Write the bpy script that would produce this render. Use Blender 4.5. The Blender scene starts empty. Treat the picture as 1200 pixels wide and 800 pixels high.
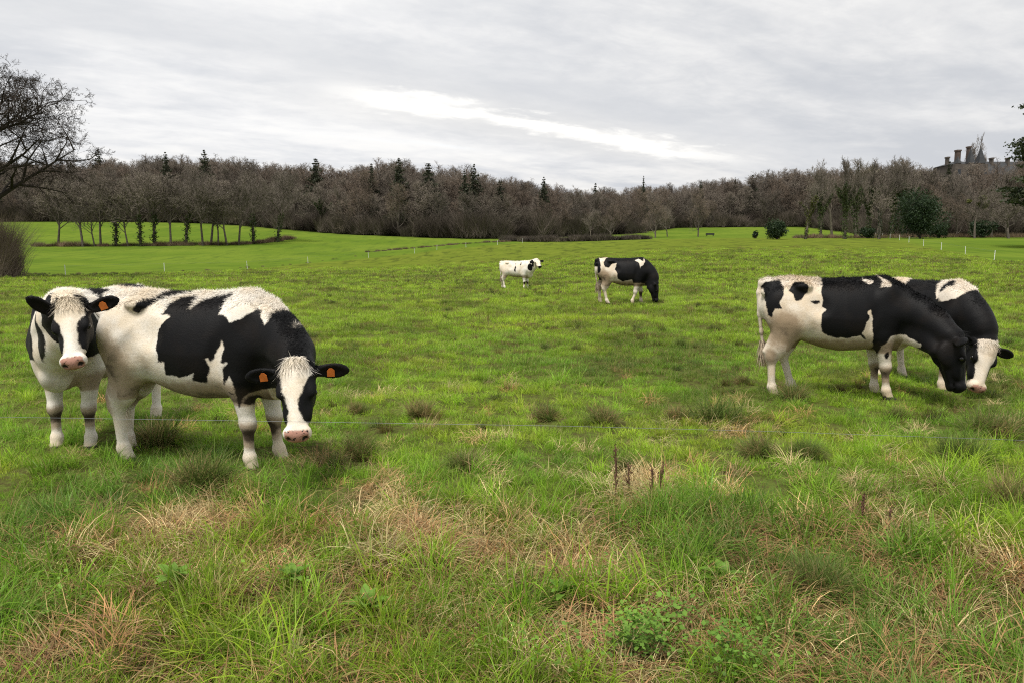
import bpy, math, random
import numpy as np
from mathutils import Vector, Matrix, Euler

# ------------------------------------------------------------------ camera
FPX, PXW, PXH, HOR = 900.0, 1200, 800, 290.0      # focal length and horizon row in photo pixels
CAMZ = 1.6
PITCH = math.atan((400 - HOR) / FPX)
sc = bpy.context.scene
COL = sc.collection
cam_d = bpy.data.cameras.new('camera'); cam = bpy.data.objects.new('camera', cam_d); COL.objects.link(cam)
cam.location = (0, 0, CAMZ)
cam.rotation_euler = (math.pi / 2 - PITCH, 0, 0)
cam_d.sensor_width = 36.0; cam_d.lens = 36.0 * FPX / PXW
cam_d.clip_start = 0.05; cam_d.clip_end = 6000
sc.camera = cam

# ------------------------------------------------------------------ light
SUN_AZ, SUN_EL = math.radians(-150), math.radians(66)   # azimuth from +Y towards +X
w = bpy.data.worlds.new('World'); sc.world = w; w.use_nodes = True
nt = w.node_tree; nt.nodes.clear()
class NB:                                           # tiny node-graph helper
    def __init__(s, nt): s.nt = nt
    def n(s, t, **kw):
        nd = s.nt.nodes.new(t)
        for k, v in kw.items(): setattr(nd, k, v)
        return nd
    def inp(s, sock, v):
        if isinstance(v, bpy.types.NodeSocket): s.nt.links.new(v, sock)
        else: sock.default_value = v
    def m(s, op, a, b=0.0, c=0.0, clamp=False):
        nd = s.n('ShaderNodeMath', operation=op, use_clamp=clamp)
        s.inp(nd.inputs[0], a); s.inp(nd.inputs[1], b); s.inp(nd.inputs[2], c)
        return nd.outputs[0]
    def rng(s, v, a, b, c=0.0, d=1.0, smooth=True):
        nd = s.n('ShaderNodeMapRange', interpolation_type='SMOOTHSTEP' if smooth else 'LINEAR')
        s.inp(nd.inputs[0], v)
        for k, x in zip((1, 2, 3, 4), (a, b, c, d)): s.inp(nd.inputs[k], x)
        return nd.outputs[0]
    def mix(s, f, a, b, blend='MIX'):
        nd = s.n('ShaderNodeMix', data_type='RGBA', blend_type=blend)
        s.inp(nd.inputs[0], f)
        for k, x in ((6, a), (7, b)):
            if isinstance(x, tuple) and len(x) == 3: x = (*x, 1)
            s.inp(nd.inputs[k], x)
        return nd.outputs[2]
    def noise(s, vec, scale, detail=4, rough=0.55, dist=0.0, dim='3D'):
        nd = s.n('ShaderNodeTexNoise', noise_dimensions=dim)
        if vec is not None: s.inp(nd.inputs['Vector'], vec)
        s.inp(nd.inputs['Scale'], scale); s.inp(nd.inputs['Detail'], detail)
        s.inp(nd.inputs['Roughness'], rough); s.inp(nd.inputs['Distortion'], dist)
        return nd.outputs[0]
    def xyz(s, x, y, z=0.0):
        nd = s.n('ShaderNodeCombineXYZ')
        for k, v in enumerate((x, y, z)): s.inp(nd.inputs[k], v)
        return nd.outputs[0]
    def rgb(s, v):
        nd = s.n('ShaderNodeCombineColor')
        for k in range(3): s.inp(nd.inputs[k], v if not isinstance(v, tuple) else v[k])
        return nd.outputs[0]
B_ = NB(nt)
SKYSTR = 0.1
sky = B_.n('ShaderNodeTexSky', sky_type='NISHITA', sun_disc=False)
sky.sun_elevation = SUN_EL; sky.sun_rotation = SUN_AZ
tc = B_.n('ShaderNodeTexCoord'); sp = B_.n('ShaderNodeSeparateXYZ'); nt.links.new(tc.outputs['Generated'], sp.inputs[0])
dx, dy, dz = sp.outputs
hh = B_.m('ADD', B_.m('MAXIMUM', dz, 0.0), 0.11)
u, v = B_.m('DIVIDE', dx, hh), B_.m('DIVIDE', dy, hh)     # the cloud sheet seen as a ceiling
ca, sa = 0.84, 0.54                                        # the rows of cloud run this way
along = B_.m('ADD', B_.m('MULTIPLY', u, ca), B_.m('MULTIPLY', v, sa))
across = B_.m('SUBTRACT', B_.m('MULTIPLY', v, ca), B_.m('MULTIPLY', u, sa))
wob = B_.noise(B_.xyz(u, v), 0.9, 3, 0.5)
big = B_.noise(B_.xyz(B_.m('MULTIPLY', along, 0.30), across), 0.75, 4, 0.5, 0.35)
med = B_.noise(B_.xyz(B_.m('MULTIPLY', along, 0.62), across, 3.0), 2.2, 5, 0.55, 0.4)
fine = B_.noise(B_.xyz(B_.m('MULTIPLY', along, 0.8), across, 7.0), 7.0, 5, 0.62, 0.3)
cl = B_.m('ADD', B_.m('MULTIPLY', big, 0.62), B_.m('ADD', B_.m('MULTIPLY', med, 0.30), B_.m('MULTIPLY', fine, 0.16)))
cl = B_.rng(cl, 0.40, 0.70)
# the long thin break in the sheet
ac2 = B_.m('ADD', across, B_.m('MULTIPLY', B_.m('SUBTRACT', wob, 0.5), 0.30))
gapw = B_.m('ADD', -0.02, B_.m('MULTIPLY', med, 0.24))
gap = B_.m('DIVIDE', B_.m('ABSOLUTE', B_.m('SUBTRACT', ac2, 3.10)), gapw)
gap = B_.rng(B_.m('ADD', gap, B_.m('MULTIPLY', B_.m('SUBTRACT', fine, 0.5), 4.5)), 0.1, 1.9, 1.0, 0.0)
gap = B_.m('MULTIPLY', gap, B_.rng(along, 0.9, 1.5)); gap = B_.m('MULTIPLY', gap, B_.rng(along, 2.7, 4.0, 1.0, 0.0))
ragged = B_.rng(B_.m('ADD', B_.m('MULTIPLY', med, 0.55), B_.m('MULTIPLY', fine, 0.45)), 0.50, 0.66)
ragged = B_.m('MULTIPLY', ragged, B_.rng(big, 0.42, 0.60))
ramp = B_.n('ShaderNodeValToRGB'); nt.links.new(cl, ramp.inputs[0])
e = ramp.color_ramp.elements
e[0].position = 0.0; e[0].color = (0.44, 0.455, 0.482, 1)
e[1].position = 1.0; e[1].color = (0.67, 0.665, 0.655, 1)
k = ramp.color_ramp.elements.new(0.5); k.color = (0.565, 0.568, 0.575, 1)
# forward glow of the sun through the thin deck, and the pale band low down
GAZ = math.radians(-18)
sd = (math.sin(GAZ) * math.cos(0.16), math.cos(GAZ) * math.cos(0.16), math.sin(0.16))
dotn = B_.m('ADD', B_.m('MULTIPLY', dx, sd[0]), B_.m('ADD', B_.m('MULTIPLY', dy, sd[1]), B_.m('MULTIPLY', dz, sd[2])))
glow = B_.m('POWER', B_.m('MAXIMUM', dotn, 0.0), 12.0)
bright = B_.m('ADD', 0.87, B_.m('MULTIPLY', glow, 0.10))
low = B_.rng(dz, 0.02, 0.16, 1.0, 0.0)
lowm = B_.m('MULTIPLY', low, B_.rng(med, 0.42, 0.62))
cloud = B_.mix(1.0, ramp.outputs[0], B_.rgb(bright), 'MULTIPLY')
cloud = B_.mix(B_.m('MULTIPLY', ragged, 0.6), cloud, (0.60, 0.595, 0.585))
cloud = B_.mix(B_.m('MULTIPLY', lowm, 0.70), cloud, (0.615, 0.60, 0.575))
halo = B_.rng(B_.m('ABSOLUTE', B_.m('SUBTRACT', ac2, 3.16)), 0.0, 0.55, 1.0, 0.0)
halo = B_.m('MULTIPLY', halo, B_.m('MULTIPLY', B_.rng(along, 0.4, 1.6), B_.rng(along, 2.6, 4.4, 1.0, 0.0)))
band = B_.rng(B_.m('ABSOLUTE', B_.m('SUBTRACT', ac2, 2.72)), 0.0, 0.42, 1.0, 0.0)
cloud = B_.mix(B_.m('MULTIPLY', band, 0.55), cloud, (0.435, 0.445, 0.462))
cloud = B_.mix(B_.m('MULTIPLY', halo, 0.42), cloud, (0.575, 0.562, 0.538))
cloud = B_.mix(B_.m('MULTIPLY', gap, 0.80), cloud, (0.76, 0.745, 0.71))
CB = 0.575 / SKYSTR
cloud_s = B_.mix(1.0, cloud, (CB, CB, CB), 'MULTIPLY')
thin = B_.m('MULTIPLY', B_.rng(big, 0.60, 0.72), B_.rng(dz, 0.14, 0.22, 1.0, 0.0))
skyc = B_.mix(B_.m('MULTIPLY', thin, 0.45), cloud_s, sky.outputs[0])
bg = B_.n('ShaderNodeBackground'); nt.links.new(skyc, bg.inputs[0]); bg.inputs[1].default_value = SKYSTR
wo = B_.n('ShaderNodeOutputWorld'); nt.links.new(bg.outputs[0], wo.inputs[0])

sun_d = bpy.data.lights.new('sun', 'SUN'); sun = bpy.data.objects.new('sun', sun_d); COL.objects.link(sun)
sun_d.energy = 1.5; sun_d.angle = math.radians(16); sun_d.color = (1.0, 0.95, 0.87)
sdir = Vector((math.sin(SUN_AZ) * math.cos(SUN_EL), math.cos(SUN_AZ) * math.cos(SUN_EL), math.sin(SUN_EL)))
sun.rotation_euler = sdir.to_track_quat('Z', 'Y').to_euler()
sc.view_settings.view_transform = 'Standard'; sc.view_settings.look = 'None'
sc.view_settings.exposure = 1.5; sc.view_settings.gamma = 1.0
sc.view_settings.use_curve_mapping = False
sc.render.engine = 'CYCLES'
sc.cycles.max_bounces = 4; sc.cycles.diffuse_bounces = 2; sc.cycles.transmission_bounces = 2
sc.cycles.transparent_max_bounces = 8; sc.cycles.glossy_bounces = 2; sc.cycles.volume_bounces = 0
sc.cycles.caustics_reflective = False; sc.cycles.caustics_refractive = False
sc.cycles.use_adaptive_sampling = False
sc.cycles.filter_width = 1.15
sc.cycles.use_denoising = False
sc.cycles.denoiser = 'OPENIMAGEDENOISE'; sc.cycles.denoising_input_passes = 'RGB_ALBEDO_NORMAL'; sc.cycles.denoising_prefilter = 'ACCURATE'

# ------------------------------------------------------------------ helpers
def hash2(ix, iy, seed):
    h = (ix.astype(np.int64) * 374761393 + iy.astype(np.int64) * 668265263 + seed * 1442695041) & 0xFFFFFFFF
    h = ((h ^ (h >> 13)) * 1274126177) & 0xFFFFFFFF
    h = (h ^ (h >> 16)) & 0xFFFFFFFF
    return h / 4294967295.0
def vnoise(x, y, seed=0):                            # value noise in [-1, 1]
    x = np.asarray(x, float); y = np.asarray(y, float)
    ix, iy = np.floor(x), np.floor(y); fx, fy = x - ix, y - iy
    fx = fx * fx * (3 - 2 * fx); fy = fy * fy * (3 - 2 * fy)
    a = hash2(ix, iy, seed); b = hash2(ix + 1, iy, seed); c = hash2(ix, iy + 1, seed); d = hash2(ix + 1, iy + 1, seed)
    return 2 * ((a * (1 - fx) + b * fx) * (1 - fy) + (c * (1 - fx) + d * fx) * fy) - 1
def fbm(x, y, seed=0, o=3):
    s = 0; a = 1.0; t = 0
    for i in range(o):
        s = s + a * vnoise(x * 2 ** i, y * 2 ** i, seed + i * 17); t += a; a *= 0.5
    return s / t
def smooth(a, b, x):
    t = np.clip((np.asarray(x, float) - a) / (b - a), 0, 1); return t * t * (3 - 2 * t)

def mesh_np(name, verts, faces, mats=(), smooth_sh=False, matidx=None):
    """faces: array (n,3)/(n,4) or a list of such arrays"""
    me = bpy.data.meshes.new(name)
    verts = np.asarray(verts, np.float32)
    fl = faces if isinstance(faces, (list, tuple)) else [faces]
    fl = [np.asarray(f, np.int32) for f in fl if len(f)]
    loops = np.concatenate([f.ravel() for f in fl]); cnt = np.concatenate([np.full(len(f), f.shape[1], np.int32) for f in fl])
    me.vertices.add(len(verts)); me.vertices.foreach_set('co', verts.ravel())
    me.loops.add(len(loops)); me.loops.foreach_set('vertex_index', loops)
    me.polygons.add(len(cnt)); st = np.zeros(len(cnt), np.int32); st[1:] = np.cumsum(cnt)[:-1]
    me.polygons.foreach_set('loop_start', st)
    if matidx is not None: me.polygons.foreach_set('material_index', np.asarray(matidx, np.int32))
    me.update(calc_edges=True)
    me.polygons.foreach_set('use_smooth', np.full(len(cnt), bool(smooth_sh)))
    for m in mats: me.materials.append(m)
    return me
def fattr(me, name, vals, typ='FLOAT'):
    a = me.attributes.new(name, typ, 'POINT')
    a.data.foreach_set('value' if typ in ('FLOAT', 'INT') else ('vector' if typ == 'FLOAT_VECTOR' else 'color'), np.asarray(vals, np.int32 if typ == 'INT' else np.float32).ravel())
def link(name, data, parent=None, loc=None, rot=None):
    o = bpy.data.objects.new(name, data); COL.objects.link(o)
    if parent is not None: o.parent = parent
    if loc is not None: o.location = loc
    if rot is not None: o.rotation_euler = rot
    return o
def tag(o, label=None, cat=None, group=None, kind=None):
    if label: o['label'] = label
    if cat: o['category'] = cat
    if group: o['group'] = group
    if kind: o['kind'] = kind
    return o
def copy_tree(o, parent=None):
    c = o.copy(); COL.objects.link(c); c.parent = parent
    for ch in o.children: copy_tree(ch, c)
    return c

def mat_new(name):
    m = bpy.data.materials.new(name); m.use_nodes = True
    nt = m.node_tree; nt.nodes.clear(); b = NB(nt)
    out = b.n('ShaderNodeOutputMaterial')
    return m, nt, b, out
def principled(b, col, rough=0.7, spec=0.3, normal=None, metal=0.0):
    p = b.n('ShaderNodeBsdfPrincipled')
    if isinstance(col, tuple): col = (*col[:3], 1)
    b.inp(p.inputs['Base Color'], col); b.inp(p.inputs['Roughness'], rough)
    b.inp(p.inputs['Specular IOR Level'], spec); b.inp(p.inputs['Metallic'], metal)
    if normal is not None: b.nt.links.new(normal, p.inputs['Normal'])
    return p.outputs[0]
def attr(b, name, typ='GEOMETRY', out='Fac'):
    nd = b.n('ShaderNodeAttribute', attribute_name=name, attribute_type=typ)
    return nd.outputs[out]
def bump(b, h, strength=0.3, dist=0.01):
    nd = b.n('ShaderNodeBump'); nd.inputs['Strength'].default_value = strength; nd.inputs['Distance'].default_value = dist
    b.nt.links.new(h, nd.inputs['Height']); return nd.outputs[0]
def simple_mat(name, col, rough=0.7, spec=0.3, var=0.25, scale=6.0, metal=0.0, objrand=0.0, bmp=0.0):
    m, nt, b, out = mat_new(name)
    n = b.noise(b.n('ShaderNodeTexCoord').outputs['Object'], scale, 5, 0.6)
    k = b.rng(n, 0.3, 0.7, 1 - var, 1 + var, False)
    if objrand:
        r = b.n('ShaderNodeObjectInfo').outputs['Random']
        k = b.m('MULTIPLY', k, b.rng(r, 0, 1, 1 - objrand, 1 + objrand, False))
    c = b.mix(1.0, col, b.rgb(k), 'MULTIPLY')
    nm = bump(b, n, bmp, 0.02) if bmp else None
    nt.links.new(principled(b, c, rough, spec, nm, metal), out.inputs[0])
    return m

# photo pixel -> ray, and points on it
_f = np.array((0, math.cos(PITCH), -math.sin(PITCH))); _u = np.array((0, math.sin(PITCH), math.cos(PITCH)))
def ray(px, py):
    return np.array((1.0, 0, 0)) * ((px - 600) / FPX) + _u * ((400 - py) / FPX) + _f
def at_depth(px, py, D):
    d = ray(px, py); t = D / d[1]; p = d * t; return np.array((p[0], p[1], p[2] + CAMZ))
def proj(p):
    q = np.asarray(p, float) - np.array((0, 0, CAMZ)); z = q @ _f
    return 600 + FPX * q[0] / z, 400 - FPX * (q @ _u) / z

# ------------------------------------------------------------------ terrain
TC = np.array([-900, -200, 100, 250, 400, 600, 800, 1000, 1200, 1500, 2200], float)
TD = np.array([-60, 0, 20, 33, 64, 90, 120, 160, 200, 250, 330, 600, 1500, 4500], float)
TZ = np.array([
 [0,0,0,0,0,0,0,0,0,0,0],
 [0,0,0,0,0,0,0,0,0,0,0],
 [0,0,-.02,-.02,-.02,-.02,0.02,.02,0,0,0],
 [-.1,-.15,-.18,-.18,-.20,-.20,0.0,.05,0,0,0],
 [-.7,-.9,-.9,-.8,-.8,-.5,.35,.35,-.05,-.2,-.2],
 [-.6,-1.0,-1.1,-1.1,-1.1,-.35,1.1,1.05,.35,.1,0],
 [0,-.4,-.6,-.9,-1.3,0.2,2.15,2.0,1.2,1,1],
 [2.2,1.8,1.7,1.8,0.9,1.7,3.25,3.15,3.3,3.3,3.3],
 [5.5,5.2,5.0,5.1,4.6,3.4,4.0,4.1,4.4,4.6,5],
 [9.6,9.6,9.4,9.2,7.6,6,5.1,5.6,6.5,7,8],
 [15,15,14.5,14,12,9,9.6,10.5,12.5,14,15],
 [30,30,29,28,26,24,23,24,26,28,30],
 [60,60,60,58,56,54,52,54,56,60,60],
 [70]*11], float)
_nc, _nd = 160, 220
_lc = np.linspace(-900, 2200, _nc); _sd = np.linspace(0, 1, _nd)
def d2s(D): return np.log((np.clip(D, -60, 4500) + 75) / 15.0) / math.log(4575 / 15.0)
_kd = d2s(TD)
_tmp = np.array([np.interp(_sd, _kd, TZ[:, j]) for j in range(len(TC))])        # (ncTC, nd)
_tab = np.array([np.interp(_lc, TC, _tmp[:, i]) for i in range(_nd)])            # (nd, nc)
def _blur(a, ax, r):
    k = np.hanning(2 * r + 3)[1:-1]; k /= k.sum()
    pad = [(0, 0), (0, 0)]; pad[ax] = (r, r)
    return np.apply_along_axis(lambda v: np.convolve(v, k, 'valid'), ax, np.pad(a, pad, mode='edge'))
_tab = _blur(_blur(_tab, 0, 4), 1, 6)
def terrain(X, Y, fine=True):
    X = np.asarray(X, float); Y = np.asarray(Y, float)
    c = np.clip(600 + FPX * X / np.maximum(Y, 12.0), -899, 2199); s = d2s(Y)
    fi = np.clip(s * (_nd - 1), 0, _nd - 1.001); fj = (c + 900) / 3100 * (_nc - 1)
    i = fi.astype(int); j = np.minimum(fj.astype(int), _nc - 2); a = fi - i; b = fj - j
    z = (_tab[i, j] * (1 - b) + _tab[i, j + 1] * b) * (1 - a) + (_tab[i + 1, j] * (1 - b) + _tab[i + 1, j + 1] * b) * a
    R = np.sqrt(X * X + Y * Y)
    und = 0.05 * fbm(X / 7.0, Y / 7.0, 5, 2) * smooth(6, 14, R) + 0.25 * vnoise(X / 45, Y / 45, 9) * smooth(60, 140, R)
    z = z + und
    if fine:
        rough = 1 - smooth(5.0, 9.0, Y)
        z = z + (0.048 + 0.02 * rough + 0.03 * smooth(7, 10, Y)) * fbm(X / 0.55, Y / 0.55, 21, 3) * (1 - smooth(25, 70, R)) + 0.03 * fbm(X / 1.7, Y / 1.7, 33, 2) * (1 - smooth(40, 120, R))
    return z
def ground_at(px, D):
    """where the column px of the photo meets the ground at depth D"""
    z = 0.0
    for _ in range(6):
        zc = D * math.cos(PITCH) - (z - CAMZ) * math.sin(PITCH)
        X = (px - 600) / FPX * zc; z = float(terrain(X, D))
    return np.array((X, D, z))
# ------------------------------------------------------------------ ground
def axis_pts(fine_half, step, grow, limit):
    a = list(np.arange(0, fine_half, step)); s = step
    while a[-1] < limit: s *= grow; a.append(a[-1] + s)
    return np.array(a)
gx = axis_pts(7.0, 0.09, 1.055, 1300); gx = np.concatenate([-gx[:0:-1], gx])
gy = axis_pts(13.0, 0.09, 1.033, 1500); gyb = axis_pts(0.5, 0.5, 1.3, 50); gy = np.concatenate([-gyb[:0:-1], gy])
GX, GY = np.meshgrid(gx, gy)
GZ = terrain(GX, GY)
# boundaries of the pasture, as ground lines
LEFT_POSTS = [(77, 64), (193, 76), (290, 95), (361, 120), (432, 133), (486, 143), (512, 152), (546, 160), (583, 168), (612, 174), (640, 178)]
LEFT_POSTS_ALL = [(-160, 50)] + LEFT_POSTS
RIGHT_POSTS = [(1165, 75), (1131, 89), (1103, 104), (1082, 120), (1065, 136), (1054, 152), (1043, 168), (1034, 184), (1026, 198), (1019, 210)]
lp = np.array([ground_at(*p)[:2] for p in LEFT_POSTS_ALL]); rp = np.array([ground_at(*p)[:2] for p in RIGHT_POSTS])
def beyond_left(X, Y):                               # metres past the left fence line (positive = in the meadow)
    o = np.argsort(lp[:, 0]); return Y - np.interp(X, lp[o, 0], lp[o, 1])
def beyond_right(X, Y):
    xs = np.interp(Y, rp[:, 1], rp[:, 0], left=rp[0, 0] + 8); return X - xs
fl = smooth(-1.5, 1.5, beyond_left(GX, GY)) * (GX < lp[-1, 0] + 5)
fr = smooth(-1, 1, beyond_right(GX, GY)) * (GY > 60) * (GY < 222)
farm = smooth(172, 182, GY + 6 * vnoise(GX / 20, GY * 0, 3))
meadow = np.clip(np.maximum(np.maximum(fl, fr), farm), 0, 1)
ny, nx = GX.shape
idx = np.arange(ny * nx).reshape(ny, nx)
quads = np.stack([idx[:-1, :-1], idx[:-1, 1:], idx[1:, 1:], idx[1:, :-1]], -1).reshape(-1, 4)

m_ground, nt_, b, out = mat_new('pasture')
pos = b.n('ShaderNodeNewGeometry').outputs['Position']
med_ = attr(b, 'meadow')
mpg = b.n('ShaderNodeMapping'); nt_.links.new(pos, mpg.inputs[0]); mpg.inputs['Scale'].default_value = (1, 0.22, 1)
n5 = b.noise(mpg.outputs[0], 0.55, 5, 0.7); n1 = b.noise(pos, 0.35, 4, 0.6); n2 = b.noise(pos, 2.3, 5, 0.65); n3 = b.noise(pos, 14.0, 4, 0.7); n4 = b.noise(pos, 0.05, 3, 0.5)
past = b.mix(b.rng(n1, 0.36, 0.64), (0.105, 0.143, 0.018), (0.142, 0.178, 0.024))
past = b.mix(b.m('MULTIPLY', b.rng(n2, 0.50, 0.72), 0.75), past, (0.115, 0.105, 0.035))
past = b.mix(b.m('MULTIPLY', b.rng(n3, 0.50, 0.70), 0.6), past, (0.045, 0.075, 0.016))
past = b.mix(b.m('MULTIPLY', b.rng(n2, 0.66, 0.74), 0.7), past, (0.045, 0.035, 0.02))
mead = b.mix(b.rng(n4, 0.35, 0.65), (0.096, 0.150, 0.018), (0.130, 0.182, 0.024))
mead = b.mix(b.m('MULTIPLY', b.rng(n1, 0.5, 0.75), 0.5), mead, (0.075, 0.14, 0.022))
mead = b.mix(b.m('MULTIPLY', b.rng(n2, 0.45, 0.7), 0.3), mead, (0.06, 0.11, 0.02))
past = b.mix(b.m('MULTIPLY', b.rng(n5, 0.50, 0.64), 0.8), past, (0.060, 0.078, 0.016))
mead = b.mix(b.m('MULTIPLY', b.rng(n5, 0.46, 0.68), 0.6), mead, (0.060, 0.098, 0.018))
soil = b.mix(b.rng(n3, 0.4, 0.62), (0.065, 0.055, 0.026), (0.095, 0.125, 0.028))
colr = b.mix(med_, past, mead)
colr = b.mix(attr(b, 'near'), colr, soil)
colr = b.mix(attr(b, 'wood'), colr, (0.045, 0.036, 0.024))
nm = bump(b, b.m('ADD', b.m('MULTIPLY', n2, 0.7), b.m('MULTIPLY', n3, 0.5)), 0.7, 0.12)
nt_.links.new(principled(b, colr, 1.0, 0.0, nm), out.inputs[0])
me = mesh_np('ground', np.stack([GX, GY, GZ], -1).reshape(-1, 3), quads, [m_ground], True)
fattr(me, 'meadow', meadow)
fattr(me, 'near', 0.85 * (1 - smooth(16, 45, np.sqrt(GX ** 2 + GY ** 2))))
# leaf litter under the woods
WOOD_EDGE = np.array([(-400, 250), (-150, 256), (100, 258), (200, 257), (290, 248), (345, 226), (400, 207), (480, 201), (560, 197), (600, 201), (680, 218), (740, 255), (790, 333), (870, 338), (940, 330), (1000, 250), (1060, 205), (1200, 198), (1500, 195)], float)
cpx = 600 + FPX * GX / np.maximum(GY, 5)
fattr(me, 'wood', smooth(-3, 6, GY - np.interp(cpx, WOOD_EDGE[:, 0], WOOD_EDGE[:, 1])) * (GY > 100))
tag(link('ground', me), kind='structure')

# ------------------------------------------------------------------ cows
def surface_nets(f, origin, h):
    s = f < 0
    nx, ny, nz = f.shape
    c = s[:-1, :-1, :-1].astype(np.int8)
    tot = np.zeros((nx - 1, ny - 1, nz - 1), np.int8)
    for i in (0, 1):
        for j in (0, 1):
            for k in (0, 1): tot += s[i:nx - 1 + i, j:ny - 1 + j, k:nz - 1 + k]
    act = (tot > 0) & (tot < 8)
    ci = np.argwhere(act); vid = np.full(act.shape, -1, np.int64); vid[act] = np.arange(len(ci))
    acc = np.zeros((len(ci), 3)); cnt = np.zeros(len(ci))
    val = {}
    for i in (0, 1):
        for j in (0, 1):
            for k in (0, 1): val[i, j, k] = f[ci[:, 0] + i, ci[:, 1] + j, ci[:, 2] + k]
    for (a, bb) in [((0,0,0),(1,0,0)),((0,1,0),(1,1,0)),((0,0,1),(1,0,1)),((0,1,1),(1,1,1)),
                    ((0,0,0),(0,1,0)),((1,0,0),(1,1,0)),((0,0,1),(0,1,1)),((1,0,1),(1,1,1)),
                    ((0,0,0),(0,0,1)),((1,0,0),(1,0,1)),((0,1,0),(0,1,1)),((1,1,0),(1,1,1))]:
        va, vb = val[a], val[bb]; m = (va < 0) != (vb < 0)
        t = np.where(m, va / np.where(m, va - vb, 1), 0)
        p = np.array(a) + t[:, None] * (np.array(bb) - np.array(a))
        acc[m] += p[m]; cnt += m
    V = (ci + acc / cnt[:, None]) * h + origin
    F = []
    for ax in range(3):
        o1, o2 = [(1, 2), (2, 0), (0, 1)][ax]
        sl0 = [slice(None)] * 3; sl1 = [slice(None)] * 3
        sl0[ax] = slice(0, -1); sl1[ax] = slice(1, None)
        a, bb = s[tuple(sl0)], s[tuple(sl1)]
        e = np.argwhere(a != bb)
        ok = (e[:, o1] > 0) & (e[:, o2] > 0) & (e[:, o1] < f.shape[o1] - 1) & (e[:, o2] < f.shape[o2] - 1)
        e = e[ok]; ins = a[tuple(e.T)]
        def cell(d1, d2):
            q = e.copy(); q[:, o1] -= d1; q[:, o2] -= d2; return vid[tuple(q.T)]
        q = np.stack([cell(1, 1), cell(0, 1), cell(0, 0), cell(1, 0)], -1)
        q[~ins] = q[~ins][:, ::-1]
        F.append(q)
    return V, np.concatenate(F)

class Field:
    def __init__(s, lo, hi, h):
        s.h = h; s.lo = np.array(lo, float)
        n = np.ceil((np.array(hi) - s.lo) / h).astype(int) + 1
        s.f = np.full(n, 0.5, np.float32); s.ax = [s.lo[i] + np.arange(n[i]) * h for i in range(3)]
    def sub(s, lo, hi):
        sl = []
        for i in range(3):
            a = int(np.clip(math.floor((lo[i] - s.lo[i]) / s.h), 0, len(s.ax[i]) - 1)); b = int(np.clip(math.ceil((hi[i] - s.lo[i]) / s.h) + 1, a + 1, len(s.ax[i])))
            sl.append(slice(a, b))
        P = np.stack(np.meshgrid(*[s.ax[i][sl[i]] for i in range(3)], indexing='ij'), -1)
        return tuple(sl), P
    def union(s, sl, d, k):
        a = s.f[sl]; hh = np.clip(0.5 + 0.5 * (a - d) / k, 0, 1)
        s.f[sl] = a * (1 - hh) + d * hh - k * hh * (1 - hh)
    def carve(s, sl, d, k):
        a = s.f[sl]; hh = np.clip(0.5 - 0.5 * (a + d) / k, 0, 1)
        s.f[sl] = a * (1 - hh) - d * hh + k * hh * (1 - hh)
    def cone(s, a, b, r1, r2, k=0.05, ysc=1.0):
        a, b = np.array(a, float), np.array(b, float); pad = max(r1, r2) + k + 0.03
        sl, P = s.sub(np.minimum(a, b) - pad, np.maximum(a, b) + pad)
        sc_ = np.array((1, 1 / ysc, 1)); P = (P - a) * sc_; ba = (b - a) * sc_
        t = np.clip((P @ ba) / (ba @ ba), 0, 1); t2 = t
        d = np.linalg.norm(P - t[..., None] * ba, axis=-1) - (r1 + (r2 - r1) * t2)
        s.union(sl, d * min(ysc, 1.0), k)
    def ell(s, c, r, k=0.04, R=None, carve=False):
        c = np.array(c, float); r = np.array(r, float); m = r.max() + k + 0.03
        sl, P = s.sub(c - m, c + m); P = P - c
        if R is not None: P = P @ R               # columns of R are the local axes
        k0 = np.linalg.norm(P / r, axis=-1); k1 = np.linalg.norm(P / (r * r), axis=-1)
        d = k0 * (k0 - 1) / np.maximum(k1, 1e-6)
        (s.carve if carve else s.union)(sl, d, k)

TX  = [-0.90, -0.85, -0.78, -0.68, -0.55, -0.40, -0.20, 0.0, 0.2, 0.38, 0.52, 0.64, 0.73, 0.79]
TT  = [1.16, 1.30, 1.36, 1.40, 1.415, 1.40, 1.375, 1.37, 1.375, 1.40, 1.40, 1.34, 1.24, 1.12]
TB  = [1.00, 0.93, 0.86, 0.80, 0.74, 0.685, 0.63, 0.60, 0.60, 0.605, 0.61, 0.65, 0.74, 0.90]
TW  = [0.05, 0.12, 0.17, 0.215, 0.255, 0.275, 0.305, 0.32, 0.305, 0.26, 0.225, 0.19, 0.145, 0.085]

def frame(fwd, up):
    f = np.array(fwd, float); f /= np.linalg.norm(f); u_ = np.array(up, float); l = np.cross(u_, f); l /= np.linalg.norm(l); u_ = np.cross(f, l)
    return np.stack([f, l, u_], -1)          # columns: muzzle, left, crown

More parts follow.
